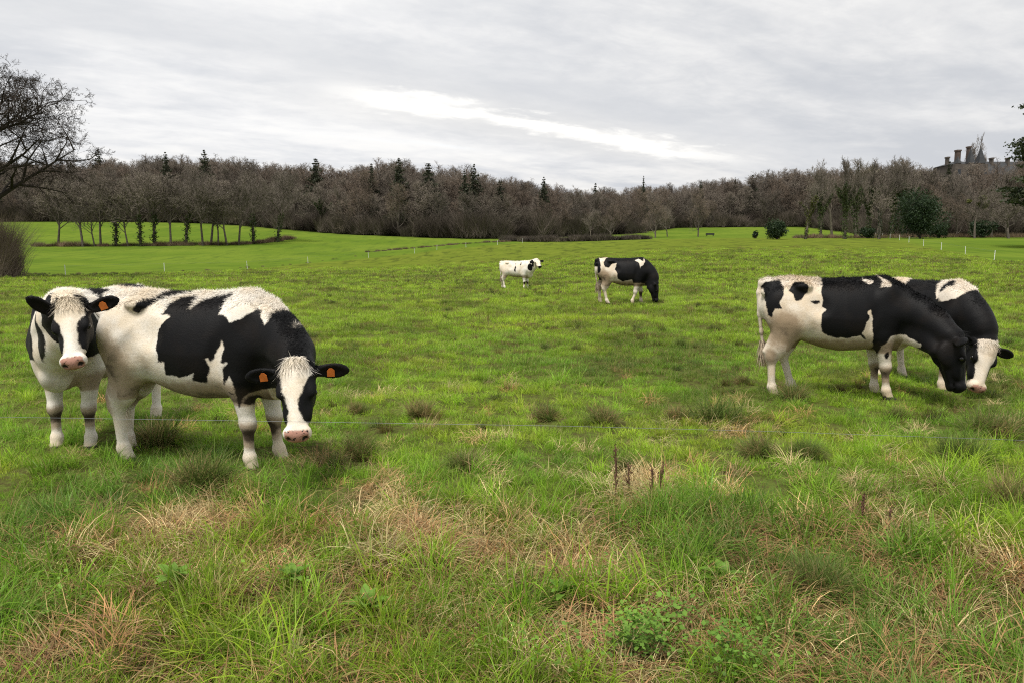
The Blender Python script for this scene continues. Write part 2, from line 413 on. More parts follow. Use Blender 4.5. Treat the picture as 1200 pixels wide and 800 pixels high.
def build_cow_mesh(poll, H, legs, h, tail=True, belly=0.0, headk=1.0, ear_dir=((0.0, 1.0, -0.10), (0.0, -1.0, -0.10)), tail_y=0.0, fluff=0.0):
    """all in model space (1.40 m at the hips); H = head frame; legs = forward offsets of the feet LF, RF, LH, RH"""
    poll = np.array(poll, float)
    hp = lambda x, y, z: poll + H @ (np.array((x, y * 1.14, z)) * headk)
    mz = hp(0.5, 0, -0.08)
    lo = np.minimum((-1.12, -0.48, -0.03), np.minimum(poll, mz) - 0.36); hi = np.maximum((0.86, 0.48, 1.52), np.maximum(poll, mz) + 0.36)
    lo[2] = max(lo[2], -0.04)
    F = Field(lo, hi, h)
    # trunk
    sl, P = F.sub((-0.98, -0.5, 0.5), (0.88, 0.5, 1.52))
    x = np.clip(P[..., 0], TX[0], TX[-1]); tt = np.interp(x, TX, TT); tb = np.interp(x, TX, TB) - belly * np.exp(-((x + 0.05) / 0.35) ** 2); tw = np.interp(x, TX, TW)
    zc = tb + (tt - tb) * 0.47; hz = np.where(P[..., 2] > zc, tt - zc, zc - tb)
    q = (P[..., 2] - zc) / hz; wv = tw * (1 - 0.20 * np.clip(q, 0, 1))
    r = (np.abs(P[..., 1] / wv) ** 2.25 + np.abs(q) ** 2.25) ** (1 / 2.25)
    d = (r - 1) * np.minimum(np.minimum(hz, tw), 0.25)
    over = np.abs(P[..., 0] - x); d = np.where(over > 0, np.sqrt(np.maximum(d, 0) ** 2 + over ** 2), d)
    F.union(sl, d, 0.02)
    # hook and pin bones, flank hollow, shoulder blades, spine
    for s in (1, -1):
        F.ell((-0.45, 0.205 * s, 1.305), (0.09, 0.05, 0.042), 0.06)
        F.ell((-0.85, 0.105 * s, 1.235), (0.05, 0.04, 0.05), 0.035)
        F.ell((0.44, 0.18 * s, 1.08), (0.13, 0.075, 0.27), 0.07, frame((1, 0, -0.25), (0.25, 0, 1)))
        F.ell((-0.30, 0.355 * s, 1.12), (0.13, 0.11, 0.15), 0.07, carve=True)
        F.ell((-0.66, 0.30 * s, 1.25), (0.13, 0.10, 0.07), 0.06, carve=True)
        F.ell((0.30, 0.345 * s, 1.02), (0.05, 0.07, 0.28), 0.06, frame((1, 0, -0.2), (0.2, 0, 1)), carve=True)
    F.cone((-0.86, 0, 1.335), (0.0, 0, 1.345), 0.03, 0.035, 0.06); F.cone((0.0, 0, 1.345), (0.46, 0, 1.375), 0.035, 0.04, 0.06)
    # hind legs
    for n, s in ((2, 1), (3, -1)):
        o = legs[n]; w_ = 0.155 * s
        F.ell((-0.63 + 0.12 * o, 0.15 * s, 1.04), (0.23, 0.115, 0.25), 0.07)
        F.ell((-0.51 + 0.25 * o, 0.18 * s, 0.95), (0.16, 0.08, 0.14), 0.10)
        F.cone((-0.60 + 0.3 * o, 0.165 * s, 0.88), (-0.66 + 0.45 * o, w_ * 1.05, 0.62), 0.135, 0.095, 0.11, 0.80)
        F.cone((-0.53 + 0.25 * o, 0.172 * s, 0.87), (-0.695 + 0.55 * o, w_, 0.57), 0.13, 0.076, 0.08, 0.75)
        F.cone((-0.66 + 0.45 * o, w_ * 1.05, 0.62), (-0.735 + 0.6 * o, w_, 0.52), 0.092, 0.068, 0.04, 0.85)
        F.cone((-0.812 + 0.6 * o, w_, 0.565), (-0.735 + 0.62 * o, w_, 0.72), 0.026, 0.034, 0.035)       # heel tendon
        F.cone((-0.735 + 0.6 * o, w_, 0.52), (-0.71 + 0.9 * o, w_, 0.18), 0.047, 0.040, 0.02)
        F.ell((-0.735 + 0.6 * o, w_, 0.50), (0.074, 0.062, 0.085), 0.03)
        F.ell((-0.705 + 0.92 * o, w_, 0.155), (0.053, 0.050, 0.054), 0.03)
        F.cone((-0.705 + 0.92 * o, w_, 0.15), (-0.665 + o, w_, 0.05), 0.050, 0.058, 0.02)
        for c in (1, -1): F.ell((-0.645 + o, w_ + 0.028 * c, 0.035), (0.068, 0.030, 0.042), 0.008)
    # fore legs
    for n, s in ((0, 1), (1, -1)):
        o = legs[n]; w_ = 0.145 * s
        F.cone((0.52, 0.175 * s, 0.98), (0.40 + 0.2 * o, 0.17 * s, 0.74), 0.125, 0.095, 0.08, 0.8)
        F.cone((0.41 + 0.2 * o, 0.165 * s, 0.76), (0.43 + 0.6 * o, w_, 0.43), 0.105, 0.060, 0.05, 0.85)
        F.ell((0.437 + 0.6 * o, w_, 0.405), (0.064, 0.060, 0.078), 0.03)
        F.cone((0.435 + 0.6 * o, w_, 0.36), (0.43 + 0.9 * o, w_, 0.17), 0.041, 0.038, 0.02)
        F.ell((0.432 + 0.92 * o, w_, 0.15), (0.050, 0.048, 0.050), 0.03)
        F.cone((0.432 + 0.92 * o, w_, 0.14), (0.46 + o, w_, 0.05), 0.048, 0.055, 0.02)
        for c in (1, -1): F.ell((0.485 + o, w_ + 0.027 * c, 0.035), (0.066, 0.029, 0.042), 0.008)
    # brisket and neck
    F.ell((0.63, 0, 0.74), (0.17, 0.10, 0.15), 0.09)
    nb = hp(-0.02, 0, -0.10); tj = hp(0.10, 0, -0.22)
    def chain(p0, p1, p2, r0, r2, k, ys=1.0):
        pts = [((1 - t) ** 2) * np.array(p0) + 2 * t * (1 - t) * np.array(p1) + t * t * np.array(p2) for t in np.linspace(0, 1, 5)]
        rr = [r0 + (r2 - r0) * t for t in np.linspace(0, 1, 5)]
        for i in range(4): F.cone(pts[i], pts[i + 1], rr[i], rr[i + 1], k, ys)
    dz = poll[2] - 1.2
    mid = np.array((0.86, 0.30 * poll[1], 1.16 + 0.32 * dz))
    chain((0.42, 0, 1.26), mid + (0, 0, 0.11), nb + H @ np.array((-0.01, 0, 0.05)), 0.11, 0.075, 0.08)
    chain((0.50, 0, 1.10), mid + (0, 0, -0.05), nb, 0.185, 0.105, 0.10)
    chain((0.60, 0, 0.88), mid + (0.0, 0, -0.22), tj, 0.145, 0.07, 0.10)
    F.cone((0.62, 0, 0.80), tj * 0.5 + np.array((0.62, 0, 0.80)) * 0.5, 0.07, 0.035, 0.10)       # dewlap
    # head
    hk = headk
    def hc(a, b_, r1, r2, k): F.cone(hp(*a), hp(*b_), r1 * hk, r2 * hk, k)
    def he(c, r, k, carve=False, R=None): F.ell(hp(*c), np.array(r) * np.array((1, 1.14, 1)) * hk, k, H if R is None else R, carve)
    he((0.06, 0, -0.065), (0.12, 0.108, 0.088), 0.05)
    he((0.14, 0, -0.06), (0.15, 0.098, 0.075), 0.04)
    hc((0.18, 0, -0.075), (0.42, 0, -0.09), 0.082, 0.060, 0.03)
    hc((0.10, 0, -0.025), (0.42, 0, -0.055), 0.055, 0.040, 0.03)
    for s in (1, -1):
        he((0.145, 0.062 * s, -0.155), (0.115, 0.036, 0.085), 0.04)            # cheek
        hc((0.20, 0.035 * s, -0.17), (0.40, 0.02 * s, -0.145), 0.042, 0.030, 0.03)
        he((0.175, 0.088 * s, -0.038), (0.055, 0.026, 0.026), 0.03)            # brow
        he((0.27, 0.062 * s, -0.10), (0.11, 0.022, 0.045), 0.03)
        he((0.455, 0.036 * s, -0.075), (0.045, 0.042, 0.052), 0.025)           # nostril pads
    he((0.455, 0, -0.085), (0.058, 0.072, 0.058), 0.025)
    he((0.438, 0, -0.150), (0.052, 0.050, 0.030), 0.015)                        # lower lip
    for s in (1, -1):
        he((0.502, 0.045 * s, -0.066), (0.022, 0.014, 0.024), 0.010, True)
        he((0.195, 0.106 * s, -0.062), (0.024, 0.012, 0.015), 0.010, True)
    he((0.47, 0, -0.128), (0.06, 0.075, 0.006), 0.008, True)
    he((-0.01, 0, -0.02), (0.05, 0.062, 0.05), 0.05)                            # poll
    ears = []
    for s, ed in zip((1, -1), ear_dir):
        edv = np.array(ed, float); edv = H @ (edv / np.linalg.norm(edv))
        face = H @ np.array((0.75, 0.15 * s, 0.65)); face -= edv * (face @ edv); face /= np.linalg.norm(face)
        R = np.stack([edv, np.cross(face, edv), face], -1)
        root = hp(0.035, 0.098 * s, -0.075)
        c = root + edv * 0.120 * hk
        F.ell(root + edv * 0.03 * hk, np.array((0.06, 0.036, 0.032)) * hk, 0.02, R)
        F.ell(c, np.array((0.110, 0.056, 0.022)) * hk, 0.018, R)
        F.ell(c + face * 0.019 * hk - edv * 0.01, np.array((0.080, 0.036, 0.015)) * hk, 0.012, R, True)
        ears.append((c, R))
    if tail:
        tp = [(-0.80, 0, 1.36), (-0.875, tail_y * 0.2, 1.335), (-0.90, tail_y * 0.4, 1.22), (-0.885, tail_y * 0.7, 0.97), (-0.855, tail_y * 0.9, 0.77), (-0.835, tail_y, 0.62)]
        tr = [0.045, 0.034, 0.027, 0.022, 0.02, 0.018]
        for i in range(5): F.cone(tp[i], tp[i + 1], tr[i], tr[i + 1], 0.03)
    V, Q = surface_nets(F.f, F.lo, h)
    return V, Q, hp, ears

def poly_sd(P, poly):
    """signed distance, positive inside"""
    poly = np.asarray(poly, float); d = np.full(len(P), 1e9); ins = np.zeros(len(P), bool)
    for i in range(len(poly)):
        a, b_ = poly[i - 1], poly[i]; e = b_ - a; w_ = P - a
        t = np.clip((w_ @ e) / max(e @ e, 1e-12), 0, 1)
        d = np.minimum(d, np.linalg.norm(w_ - t[:, None] * e, axis=1))
        c = ((a[1] > P[:, 1]) != (b_[1] > P[:, 1]))
        ins ^= c & (P[:, 0] < e[0] * (P[:, 1] - a[1]) / (e[1] if abs(e[1]) > 1e-12 else 1e-12) + a[0])
    return np.where(ins, d, -d)

def coat_material(name, white, stain):
    m, nt_, b, out = mat_new(name)
    co = b.n('ShaderNodeTexCoord').outputs['Object']
    blk, mud, pnk = attr(b, 'blk'), attr(b, 'mud'), attr(b, 'pnk')
    e1 = b.noise(co, 14, 3, 0.6); e2 = b.noise(co, 60, 3, 0.7)
    edge = b.m('ADD', blk, b.m('ADD', b.m('MULTIPLY', b.m('SUBTRACT', e1, 0.5), 0.035), b.m('MULTIPLY', b.m('SUBTRACT', e2, 0.5), 0.018)))
    isb = b.rng(edge, -0.006, 0.008)
    mp = b.n('ShaderNodeMapping')
    nt_.links.new(co, mp.inputs[0]); mp.inputs['Scale'].default_value = (34, 80, 14)
    fur = b.noise(mp.outputs[0], 3.0, 4, 0.65)
    wv = b.mix(b.rng(b.noise(co, 3.2, 4, 0.6), 0.38, 0.68), white, tuple(x * y for x, y in zip(white, (0.92, 0.84, 0.72))))
    wv = b.mix(1.0, wv, b.rgb(b.rng(fur, 0.25, 0.75, 0.80, 1.12, False)), 'MULTIPLY')
    mudn = b.m('ADD', mud, b.m('MULTIPLY', b.m('SUBTRACT', b.noise(co, 9, 5, 0.7), 0.5), 0.9))
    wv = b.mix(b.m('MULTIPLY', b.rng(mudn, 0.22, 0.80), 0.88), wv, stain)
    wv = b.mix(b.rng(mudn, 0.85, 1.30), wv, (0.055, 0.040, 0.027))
    bv = b.mix(b.rng(b.noise(co, 4, 3, 0.6), 0.45, 0.75), (0.0038, 0.0038, 0.0045), (0.0085, 0.0066, 0.0058))
    bv = b.mix(b.m('MULTIPLY', b.rng(mudn, 0.55, 1.0), 0.7), bv, (0.030, 0.022, 0.016))
    c = b.mix(isb, wv, bv)
    sp_ = b.noise(co, 55, 2, 0.5)
    nose = b.mix(b.rng(sp_, 0.58, 0.66), (0.46, 0.25, 0.195), (0.03, 0.022, 0.022))
    c = b.mix(pnk, c, nose)
    c = b.mix(attr(b, 'hoof_and_nostril_shade'), c, (0.035, 0.03, 0.025))
    nm = bump(b, b.m('ADD', fur, b.m('MULTIPLY', e2, 0.6)), 0.28, 0.010)
    p = b.n('ShaderNodeBsdfPrincipled'); nt_.links.new(c, p.inputs['Base Color'])
    nt_.links.new(b.rng(isb, 0, 1, 0.75, 0.55, False), p.inputs['Roughness'])
    p.inputs['Specular IOR Level'].default_value = 0.13
    p.inputs['Sheen Weight'].default_value = 0.02; p.inputs['Sheen Roughness'].default_value = 0.5
    nt_.links.new(nm, p.inputs['Normal'])
    nt_.links.new(p.outputs[0], out.inputs[0])
    return m
coat = coat_material('cow_coat', (0.72, 0.645, 0.55), (0.27, 0.195, 0.125))
coat_clean = coat_material('cow_coat_clean', (0.78, 0.735, 0.66), (0.33, 0.25, 0.17))
m_eye, nt_, b, out = mat_new('cow_eye'); nt_.links.new(principled(b, (0.006, 0.004, 0.004), 0.08, 0.6), out.inputs[0])
m_tag = simple_mat('ear_tag_plastic', (0.62, 0.17, 0.035, 1), 0.45, 0.4, 0.18, 40)
m_switch = simple_mat('tail_hair', (0.42, 0.34, 0.25, 1), 0.8, 0.2, 0.4, 30)

def ico(n=2):
    import bmesh
    bm = bmesh.new(); bmesh.ops.create_icosphere(bm, subdivisions=n, radius=1.0)
    v = np.array([x.co[:] for x in bm.verts]); f = np.array([[q.index for q in p.verts] for p in bm.faces]); bm.free(); return v, f
ICO_V, ICO_F = ico(2)

def make_cow(loc, heading, S, poll_w, head_fwd_w, head_up_w, legs, label, pat, h=0.012, hairs=22000, clean=False, belly=0.0, tail_y=0.0, headk=1.0,
             ear_dir=((0, 1, -0.10), (0, -1, -0.10)), tags=(True, True), seed=1):
    """loc: world point under the trunk; heading: angle of the spine in the ground plane; S: scale of the 1.40 m model"""
    root = link('cow', None, loc=loc); root.rotation_euler = (0, 0, heading); tag(root, label, 'cow', 'black and white cows in the pasture')
    M = Matrix.Translation(Vector(loc)) @ Matrix.Rotation(heading, 4, 'Z'); Mi = np.array(M.inverted()); R3 = Mi[:3, :3]
    to_l = lambda p: (R3 @ np.array(p) + Mi[:3, 3]) / S
    poll = to_l(poll_w); H = frame(R3 @ np.array(head_fwd_w, float), R3 @ np.array(head_up_w, float))
    V, Q, hp, ears = build_cow_mesh(poll, H, [l / S for l in legs], h / S, True, belly, headk, ear_dir, tail_y)
    # ---- coat pattern
    L = V * S                                                       # local metres
    hl = (V - poll) @ H / headk / np.array((1, 1.14, 1))                                     # head coordinates
    side = lambda poly: [to_side(p, loc, heading, pat.get('off', 0.24)) for p in poly]
    near = L[:, 1] < 0.03 if pat.get('near', 'R') == 'R' else L[:, 1] > -0.03
    nz1 = 0.02 * fbm(L[:, 0] * 7, L[:, 2] * 7 + L[:, 1] * 3, 3, 3)
    blk = np.full(len(L), -0.5)
    P2 = L[:, [0, 2]]
    for poly in pat.get('black', []): blk = np.maximum(blk, poly_sd(P2, side(poly)))
    for poly in pat.get('white', []): blk = np.minimum(blk, -poly_sd(P2, side(poly)))
    for poly in pat.get('black2', []): blk = np.maximum(blk, poly_sd(P2, side(poly)))
    if 'fn' in pat: blk = np.where(near, blk, pat['fn'](L, V)) if pat.get('black') else pat['fn'](L, V)
    blk = blk + nz1
    # ---- head
    onhead = (hl[:, 0] > pat.get('headfrom', 0.0)) & (hl[:, 0] < 0.62) & (np.abs(hl[:, 1]) < 0.36) & (hl[:, 2] > -0.30) & (hl[:, 2] < 0.16)
    xs = pat['blaze_x']; wl = np.interp(hl[:, 0], xs, pat['blaze_l']); wr = np.interp(hl[:, 0], xs, pat['blaze_r'])
    hb = np.where(hl[:, 1] > 0, hl[:, 1] - wl, -hl[:, 1] - wr) + 0.6 * np.clip(-0.05 - hl[:, 2], 0, 0.2) * pat.get('cheek', 1.0)
    hb = np.where(hl[:, 0] > pat.get('muz', 0.40), np.minimum(hb, (pat.get('muz', 0.40) - hl[:, 0])), hb) if pat.get('muz', 0.4) else hb
    earm = (np.abs(hl[:, 1]) > 0.125) & (hl[:, 0] < 0.16)
    hb = np.where(earm, pat.get('ear', 0.1), hb)
    blk = np.where(onhead | (earm & (np.abs(hl[:, 0]) < 0.2) & (np.abs(hl[:, 2]) < 0.2) & (np.abs(hl[:, 1]) < 0.36)), hb, blk)
    pnk = np.where((hl[:, 0] > 0.455) & (np.abs(hl[:, 1]) < 0.066) & (hl[:, 2] > -0.128) & (hl[:, 2] < 0.0), 1.0, 0.0) * pat.get('pink', 1.0)
    if pat.get('darknose'): blk = np.where((hl[:, 0] > 0.455) & (np.abs(hl[:, 1]) < 0.09), 0.1, blk)
    # ---- dirt: lower legs, knees, belly, thighs
    z = V[:, 2]
    mud = 0.20 * smooth(0.62, 0.35, z) + 0.45 * smooth(0.18, 0.04, z)
    mud = np.maximum(mud, 1.35 * np.exp(-((V[:, 0] - 0.48) / 0.12) ** 2 - ((z - 0.33) / 0.10) ** 2))
    mud = np.maximum(mud, 0.95 * np.exp(-((V[:, 0] + 0.78) / 0.09) ** 2 - ((z - 0.52) / 0.12) ** 2))
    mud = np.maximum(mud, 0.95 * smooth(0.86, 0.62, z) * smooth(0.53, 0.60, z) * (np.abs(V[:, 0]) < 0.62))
    thigh = np.exp(-((V[:, 0] + 0.66) / 0.26) ** 2 - ((z - 0.82) / 0.27) ** 2)
    mud = np.maximum(mud, pat.get('thigh', 0.8) * thigh)
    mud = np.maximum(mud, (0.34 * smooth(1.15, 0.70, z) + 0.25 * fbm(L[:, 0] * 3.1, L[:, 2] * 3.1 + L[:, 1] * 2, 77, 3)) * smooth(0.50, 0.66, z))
    mud = mud * np.where(onhead, 0.15, 1.0) * pat.get('mud', 1.0)
    mud = np.maximum(mud, np.where(onhead & (hl[:, 0] < 0.16) & (hl[:, 2] > -0.05), 0.33, 0))
    hoof_and_nostril_shade = ((z < 0.085) & (z > -0.1)).astype(float)
    for s_ in (1, -1): hoof_and_nostril_shade = np.maximum(hoof_and_nostril_shade, 1.0 * (np.linalg.norm((hl - np.array((0.50, 0.045 * s_, -0.066))) * np.array((0.7, 1, 0.8)), axis=1) < 0.017))  # nostril hollows painted hoof-dark, their shade put into the colour
    me = mesh_np('cow_body', L, Q, [coat_clean if clean else coat], True)
    for nme, a in (('blk', blk), ('mud', mud), ('pnk', pnk), ('hoof_and_nostril_shade', hoof_and_nostril_shade)): fattr(me, nme, a)
    link('body', me, root)
    # ---- coat hair: short locks lying back along the flow of the coat
    rg = np.random.default_rng(seed)
    T = np.concatenate([Q[:, [0, 1, 2]], Q[:, [0, 2, 3]]]); A = L[T]; nrm = np.cross(A[:, 1] - A[:, 0], A[:, 2] - A[:, 0]); ar = np.linalg.norm(nrm, axis=1); nrm /= np.maximum(ar, 1e-12)[:, None]
    zc = V[T[:, 0], 2]; hx = hl[T[:, 0], 0]; isface = onhead[T[:, 0]]
    wgt = ar * np.where(zc < 0.14, 0, 1) * np.where(isface & (hx > 0.40), 0, 1) * (0.22 + 2.6 * smooth(0.45, 0.9, nrm[:, 2]) + 0.35 * isface)
    pick = rg.choice(len(T), hairs, p=wgt / wgt.sum()); r1, r2 = rg.random(hairs), rg.random(hairs); fl_ = r1 + r2 > 1; r1[fl_] = 1 - r1[fl_]; r2[fl_] = 1 - r2[fl_]
    base = A[pick, 0] + r1[:, None] * (A[pick, 1] - A[pick, 0]) + r2[:, None] * (A[pick, 2] - A[pick, 0]); n_ = nrm[pick]
    flow = np.tile(np.array((-0.75, 0, -0.65)), (hairs, 1)); fc = isface[pick]
    flow[fc] = H @ np.array((0.9, 0, -0.1)); flow += rg.normal(0, 0.35, flow.shape)
    flow -= n_ * np.sum(flow * n_, 1)[:, None]; flow /= np.linalg.norm(flow, axis=1)[:, None]
    top = smooth(0.45, 0.9, n_[:, 2]) * (zc[pick] > 1.0) * (~fc)
    tuft = fc & (hx[pick] < 0.07) & (hl[T[pick, 0], 2] > -0.06) & (np.abs(hl[T[pick, 0], 1]) < 0.11)
    ln = rg.uniform(0.009, 0.017, hairs) * (1 + 1.3 * top) * np.where(fc, 0.8, 1) + np.where(tuft, rg.uniform(0.02, 0.065, hairs), 0)
    lift = rg.uniform(0.06, 0.22, hairs) + 0.75 * top * rg.random(hairs) + 0.5 * tuft
    tip = base + (flow + n_ * lift[:, None]) * ln[:, None]
    sd_ = np.cross(flow, n_); wd = rg.uniform(0.0014, 0.0030, hairs)[:, None]
    HV = np.concatenate([base - sd_ * wd - n_ * 0.002, base + sd_ * wd - n_ * 0.002, tip]); HF = np.stack([np.arange(hairs), np.arange(hairs) + hairs, np.arange(hairs) + 2 * hairs], -1)
    hm = mesh_np('coat_hair', HV, HF, [coat_clean if clean else coat], True)
    vi = T[pick, 0]
    for nme, a in (('blk', blk), ('mud', mud * 0.9), ('pnk', pnk), ('hoof_and_nostril_shade', hoof_and_nostril_shade)): fattr(hm, nme, np.tile(a[vi], 3))
    tag(link('coat_hair', hm, root), kind='stuff')
    # ---- eyes, ear tags, tail switch
    for s in (1, -1):
        em = mesh_np('eye', ICO_V * np.array((0.022, 0.022, 0.022)) * S * headk + hp(0.193, 0.0975 * s, -0.060) * S, ICO_F, [m_eye], True); link('eye', em, root)
    for (c, R), on in zip(ears, tags):
        if not on: continue
        pl = np.array([(-0.026, -0.026), (0.026, -0.026), (0.026, 0.018), (0.010, 0.036), (-0.010, 0.036), (-0.026, 0.018)])
        up_ = R[:, 1] if R[2, 1] > 0 else -R[:, 1]
        o_ = c + R[:, 2] * 0.014 + R[:, 0] * -0.015 - up_ * 0.012
        vv = np.concatenate([[o_ + R[:, 0] * a + up_ * b2 + R[:, 2] * t for a, b2 in pl] for t in (0.0, 0.005)]) * S
        ff = [np.array([[0, 1, 2, 3], [0, 3, 4, 5]])[:, ::-1], np.array([[6, 7, 8, 9], [6, 9, 10, 11]]), np.array([[i, (i + 1) % 6, (i + 1) % 6 + 6, i + 6] for i in range(6)])]
        link('ear_tag', mesh_np('ear_tag', vv, ff, [m_tag]), root)
    n = 260; a0 = np.array((-0.838, tail_y, 0.66)) * S; st = a0 + rg.normal(0, 0.013, (n, 3)); en = st + np.stack([rg.normal(0.01, 0.03, n), rg.normal(0, 0.03, n), -rg.uniform(0.12, 0.34, n)], -1) * S
    mid_ = (st + en) / 2 + rg.normal(0, 0.012, (n, 3)); sdv = np.stack([rg.normal(0, 1, n), rg.normal(0, 1, n), np.zeros(n)], -1); sdv /= np.linalg.norm(sdv, axis=1)[:, None]; sdv *= 0.003
    VV = np.concatenate([st - sdv, st + sdv, mid_ - sdv, mid_ + sdv, en]); I = np.arange(n)
    link('tail_switch', mesh_np('tail_switch', VV, [np.stack([I, I + n, I + 3 * n, I + 2 * n], -1), np.stack([I + 2 * n, I + 3 * n, I + 4 * n], -1)], [m_switch], True), root)
    return root

def to_side(p, loc, heading, off):
    """photo pixel -> (along, up) on the near flank plane of a cow"""
    d = ray(*p); n = np.array((math.sin(heading), -math.cos(heading), 0))       # towards the cow's right
    if n[1] > 0: n = -n
    q = np.array(loc, float) + n * off; o = np.array((0, 0, CAMZ))
    t = ((q - o) @ n) / (d @ n); hit = o + d * t - np.array(loc, float)
    return (hit[0] * math.cos(heading) + hit[1] * math.sin(heading), hit[2])
def zm(x0, y0, s, pts): return [(x0 + x / s, y0 + y / s) for x, y in pts]

def gz(x, y): return float(terrain(x, y))
# ------------------------------------------------------------------ trees
def grow_tree(seed, height, trunk_frac=0.3, spread=0.5, levels=4, nkids=(9, 7, 6, 5), r0=None, up=0.25, wob=0.22, lean=0.0, len0=0.55, ratio=0.58, multi=1, droop=0.0):
    """branch segments (p0, p1, r0, r1, level) of a leafless broad-leaved tree standing on z = 0"""
    rg = random.Random(seed); S = []
    r0 = r0 or height * 0.018
    def branch(p, d, L, r, lev):
        nseg = max(2, 5 - lev) if lev < levels else 2
        pts = [p]; q = Vector(p); dd = Vector(d).normalized()
        for i in range(nseg):
            j = Vector((rg.gauss(0, 1), rg.gauss(0, 1), rg.gauss(0, 0.7))) * (wob if lev else wob * 0.4)
            t = Vector((0, 0, up if lev < 3 else up * 0.4 - droop))
            dd = (dd + j + t * (0.5 if lev else 0.0)).normalized()
            q = q + dd * (L / nseg); pts.append(q.copy())
        for i in range(nseg):
            tp = 0.62 if lev == 0 else 0.88
            ra = r * (1 - tp * i / nseg); rb = r * (1 - tp * (i + 1) / nseg)
            S.append((pts[i], pts[i + 1], ra, rb, lev))
        if lev >= levels: return
        n = nkids[min(lev, len(nkids) - 1)]
        n = max(2, int(round(n * rg.uniform(0.75, 1.25))))
        for k in range(n):
            f = (trunk_frac + (1 - trunk_frac) * ((k + rg.random()) / n)) if lev == 0 else (0.25 + 0.75 * ((k + rg.random()) / n))
            f = min(f, 0.999); i = int(f * nseg); a = f * nseg - i
            b0 = pts[i].lerp(pts[i + 1], a); ax = (pts[i + 1] - pts[i]).normalized()
            az = k * 2.4 + rg.uniform(-0.6, 0.6)
            px_ = ax.orthogonal().normalized(); py_ = ax.cross(px_)
            side = px_ * math.cos(az) + py_ * math.sin(az)
            sp = spread * rg.uniform(0.75, 1.3) * (1.15 - 0.45 * f if lev == 0 else 1.0)
            nd = (ax * math.cos(sp * 1.35) + side * math.sin(sp * 1.35)).normalized()
            LL = L * ratio * rg.uniform(0.7, 1.2) * ((1.12 - 0.55 * f) if lev == 0 else (1.1 - 0.5 * f))
            if lev == 0: LL = height * len0 * rg.uniform(0.75, 1.1) * (1.1 - 0.6 * f)
            branch(b0, nd, LL, max(r * (1 - 0.6 * f) * 0.62, 0.006), lev + 1)
    for m_ in range(multi):
        a = m_ * 2.399; off = Vector((math.cos(a), math.sin(a), 0)) * (0.0 if multi == 1 else 0.25)
        d = Vector((math.cos(a), math.sin(a), 0)) * (0.0 if multi == 1 else 0.28) + Vector((lean, 0, 1))
        branch(off, d, height * (0.78 if multi == 1 else 0.7), r0 * (1 if multi == 1 else 0.6), 0)
    return S
def seg_mesh(name, S, mat, sides=6, minr=0.0, flat=False):
    if not S: return None
    P0 = np.array([s[0][:] for s in S]); P1 = np.array([s[1][:] for s in S]); R0 = np.maximum(np.array([s[2] for s in S]), minr); R1 = np.maximum(np.array([s[3] for s in S]), minr * 0.7)
    ax = P1 - P0; ax /= np.maximum(np.linalg.norm(ax, axis=1), 1e-9)[:, None]
    ref = np.where(np.abs(ax[:, 2:3]) > 0.9, np.array([[1.0, 0, 0]]), np.array([[0, 0, 1.0]]))
    e1 = np.cross(ax, ref); e1 /= np.linalg.norm(e1, axis=1)[:, None]; e2 = np.cross(ax, e1)
    n = len(S)
    if flat:                                            # twigs: one tapering sliver each
        rg = np.random.default_rng(len(S)); a = rg.random(n) * 6.283
        s = e1 * np.cos(a)[:, None] + e2 * np.sin(a)[:, None]
        V = np.concatenate([P0 - s * R0[:, None], P0 + s * R0[:, None], P1]); I = np.arange(n)
        return mesh_np(name, V, np.stack([I, I + n, I + 2 * n], -1), [mat], False)
    V = []; 
    for k in range(sides):
        a = 2 * math.pi * k / sides; dvec = e1 * math.cos(a) + e2 * math.sin(a)
        V.append(P0 + dvec * R0[:, None]); V.append(P1 + dvec * R1[:, None])
    V = np.concatenate(V); I = np.arange(n); F = []
    for k in range(sides):
        k2 = (k + 1) % sides
        F.append(np.stack([I + 2 * k * n, I + 2 * k2 * n, I + (2 * k2 + 1) * n, I + (2 * k + 1) * n], -1))
    return mesh_np(name, V, np.concatenate(F), [mat], True)
m_bark = simple_mat('bark', (0.115, 0.098, 0.080, 1), 0.9, 0.1, 0.35, 3.0, objrand=0.2, bmp=0.4)
m_bark_dark = simple_mat('oak_bark', (0.036, 0.030, 0.024, 1), 0.9, 0.1, 0.35, 3.0, bmp=0.4)
def twig_mat(name, c1, c2, rnd=0.25):
    m, nt_, b, out = mat_new(name)
    oi = b.n('ShaderNodeObjectInfo').outputs['Random']
    n = b.noise(b.n('ShaderNodeTexCoord').outputs['Object'], 0.5, 3, 0.6)
    c = b.mix(b.rng(oi, 0, 1, 0, 1, False), c1, c2)
    c = b.mix(1.0, c, b.rgb(b.rng(n, 0.3, 0.7, 1 - rnd, 1 + rnd, False)), 'MULTIPLY')
    nt_.links.new(principled(b, c, 0.9, 0.08), out.inputs[0]); return m
m_twig = twig_mat('twigs', (0.240, 0.204, 0.168), (0.122, 0.106, 0.088))
m_twig_red = twig_mat('reddish_twigs', (0.205, 0.160, 0.124), (0.122, 0.095, 0.075))
m_twig_dark = twig_mat('dark_twigs', (0.040, 0.032, 0.026), (0.046, 0.036, 0.028))
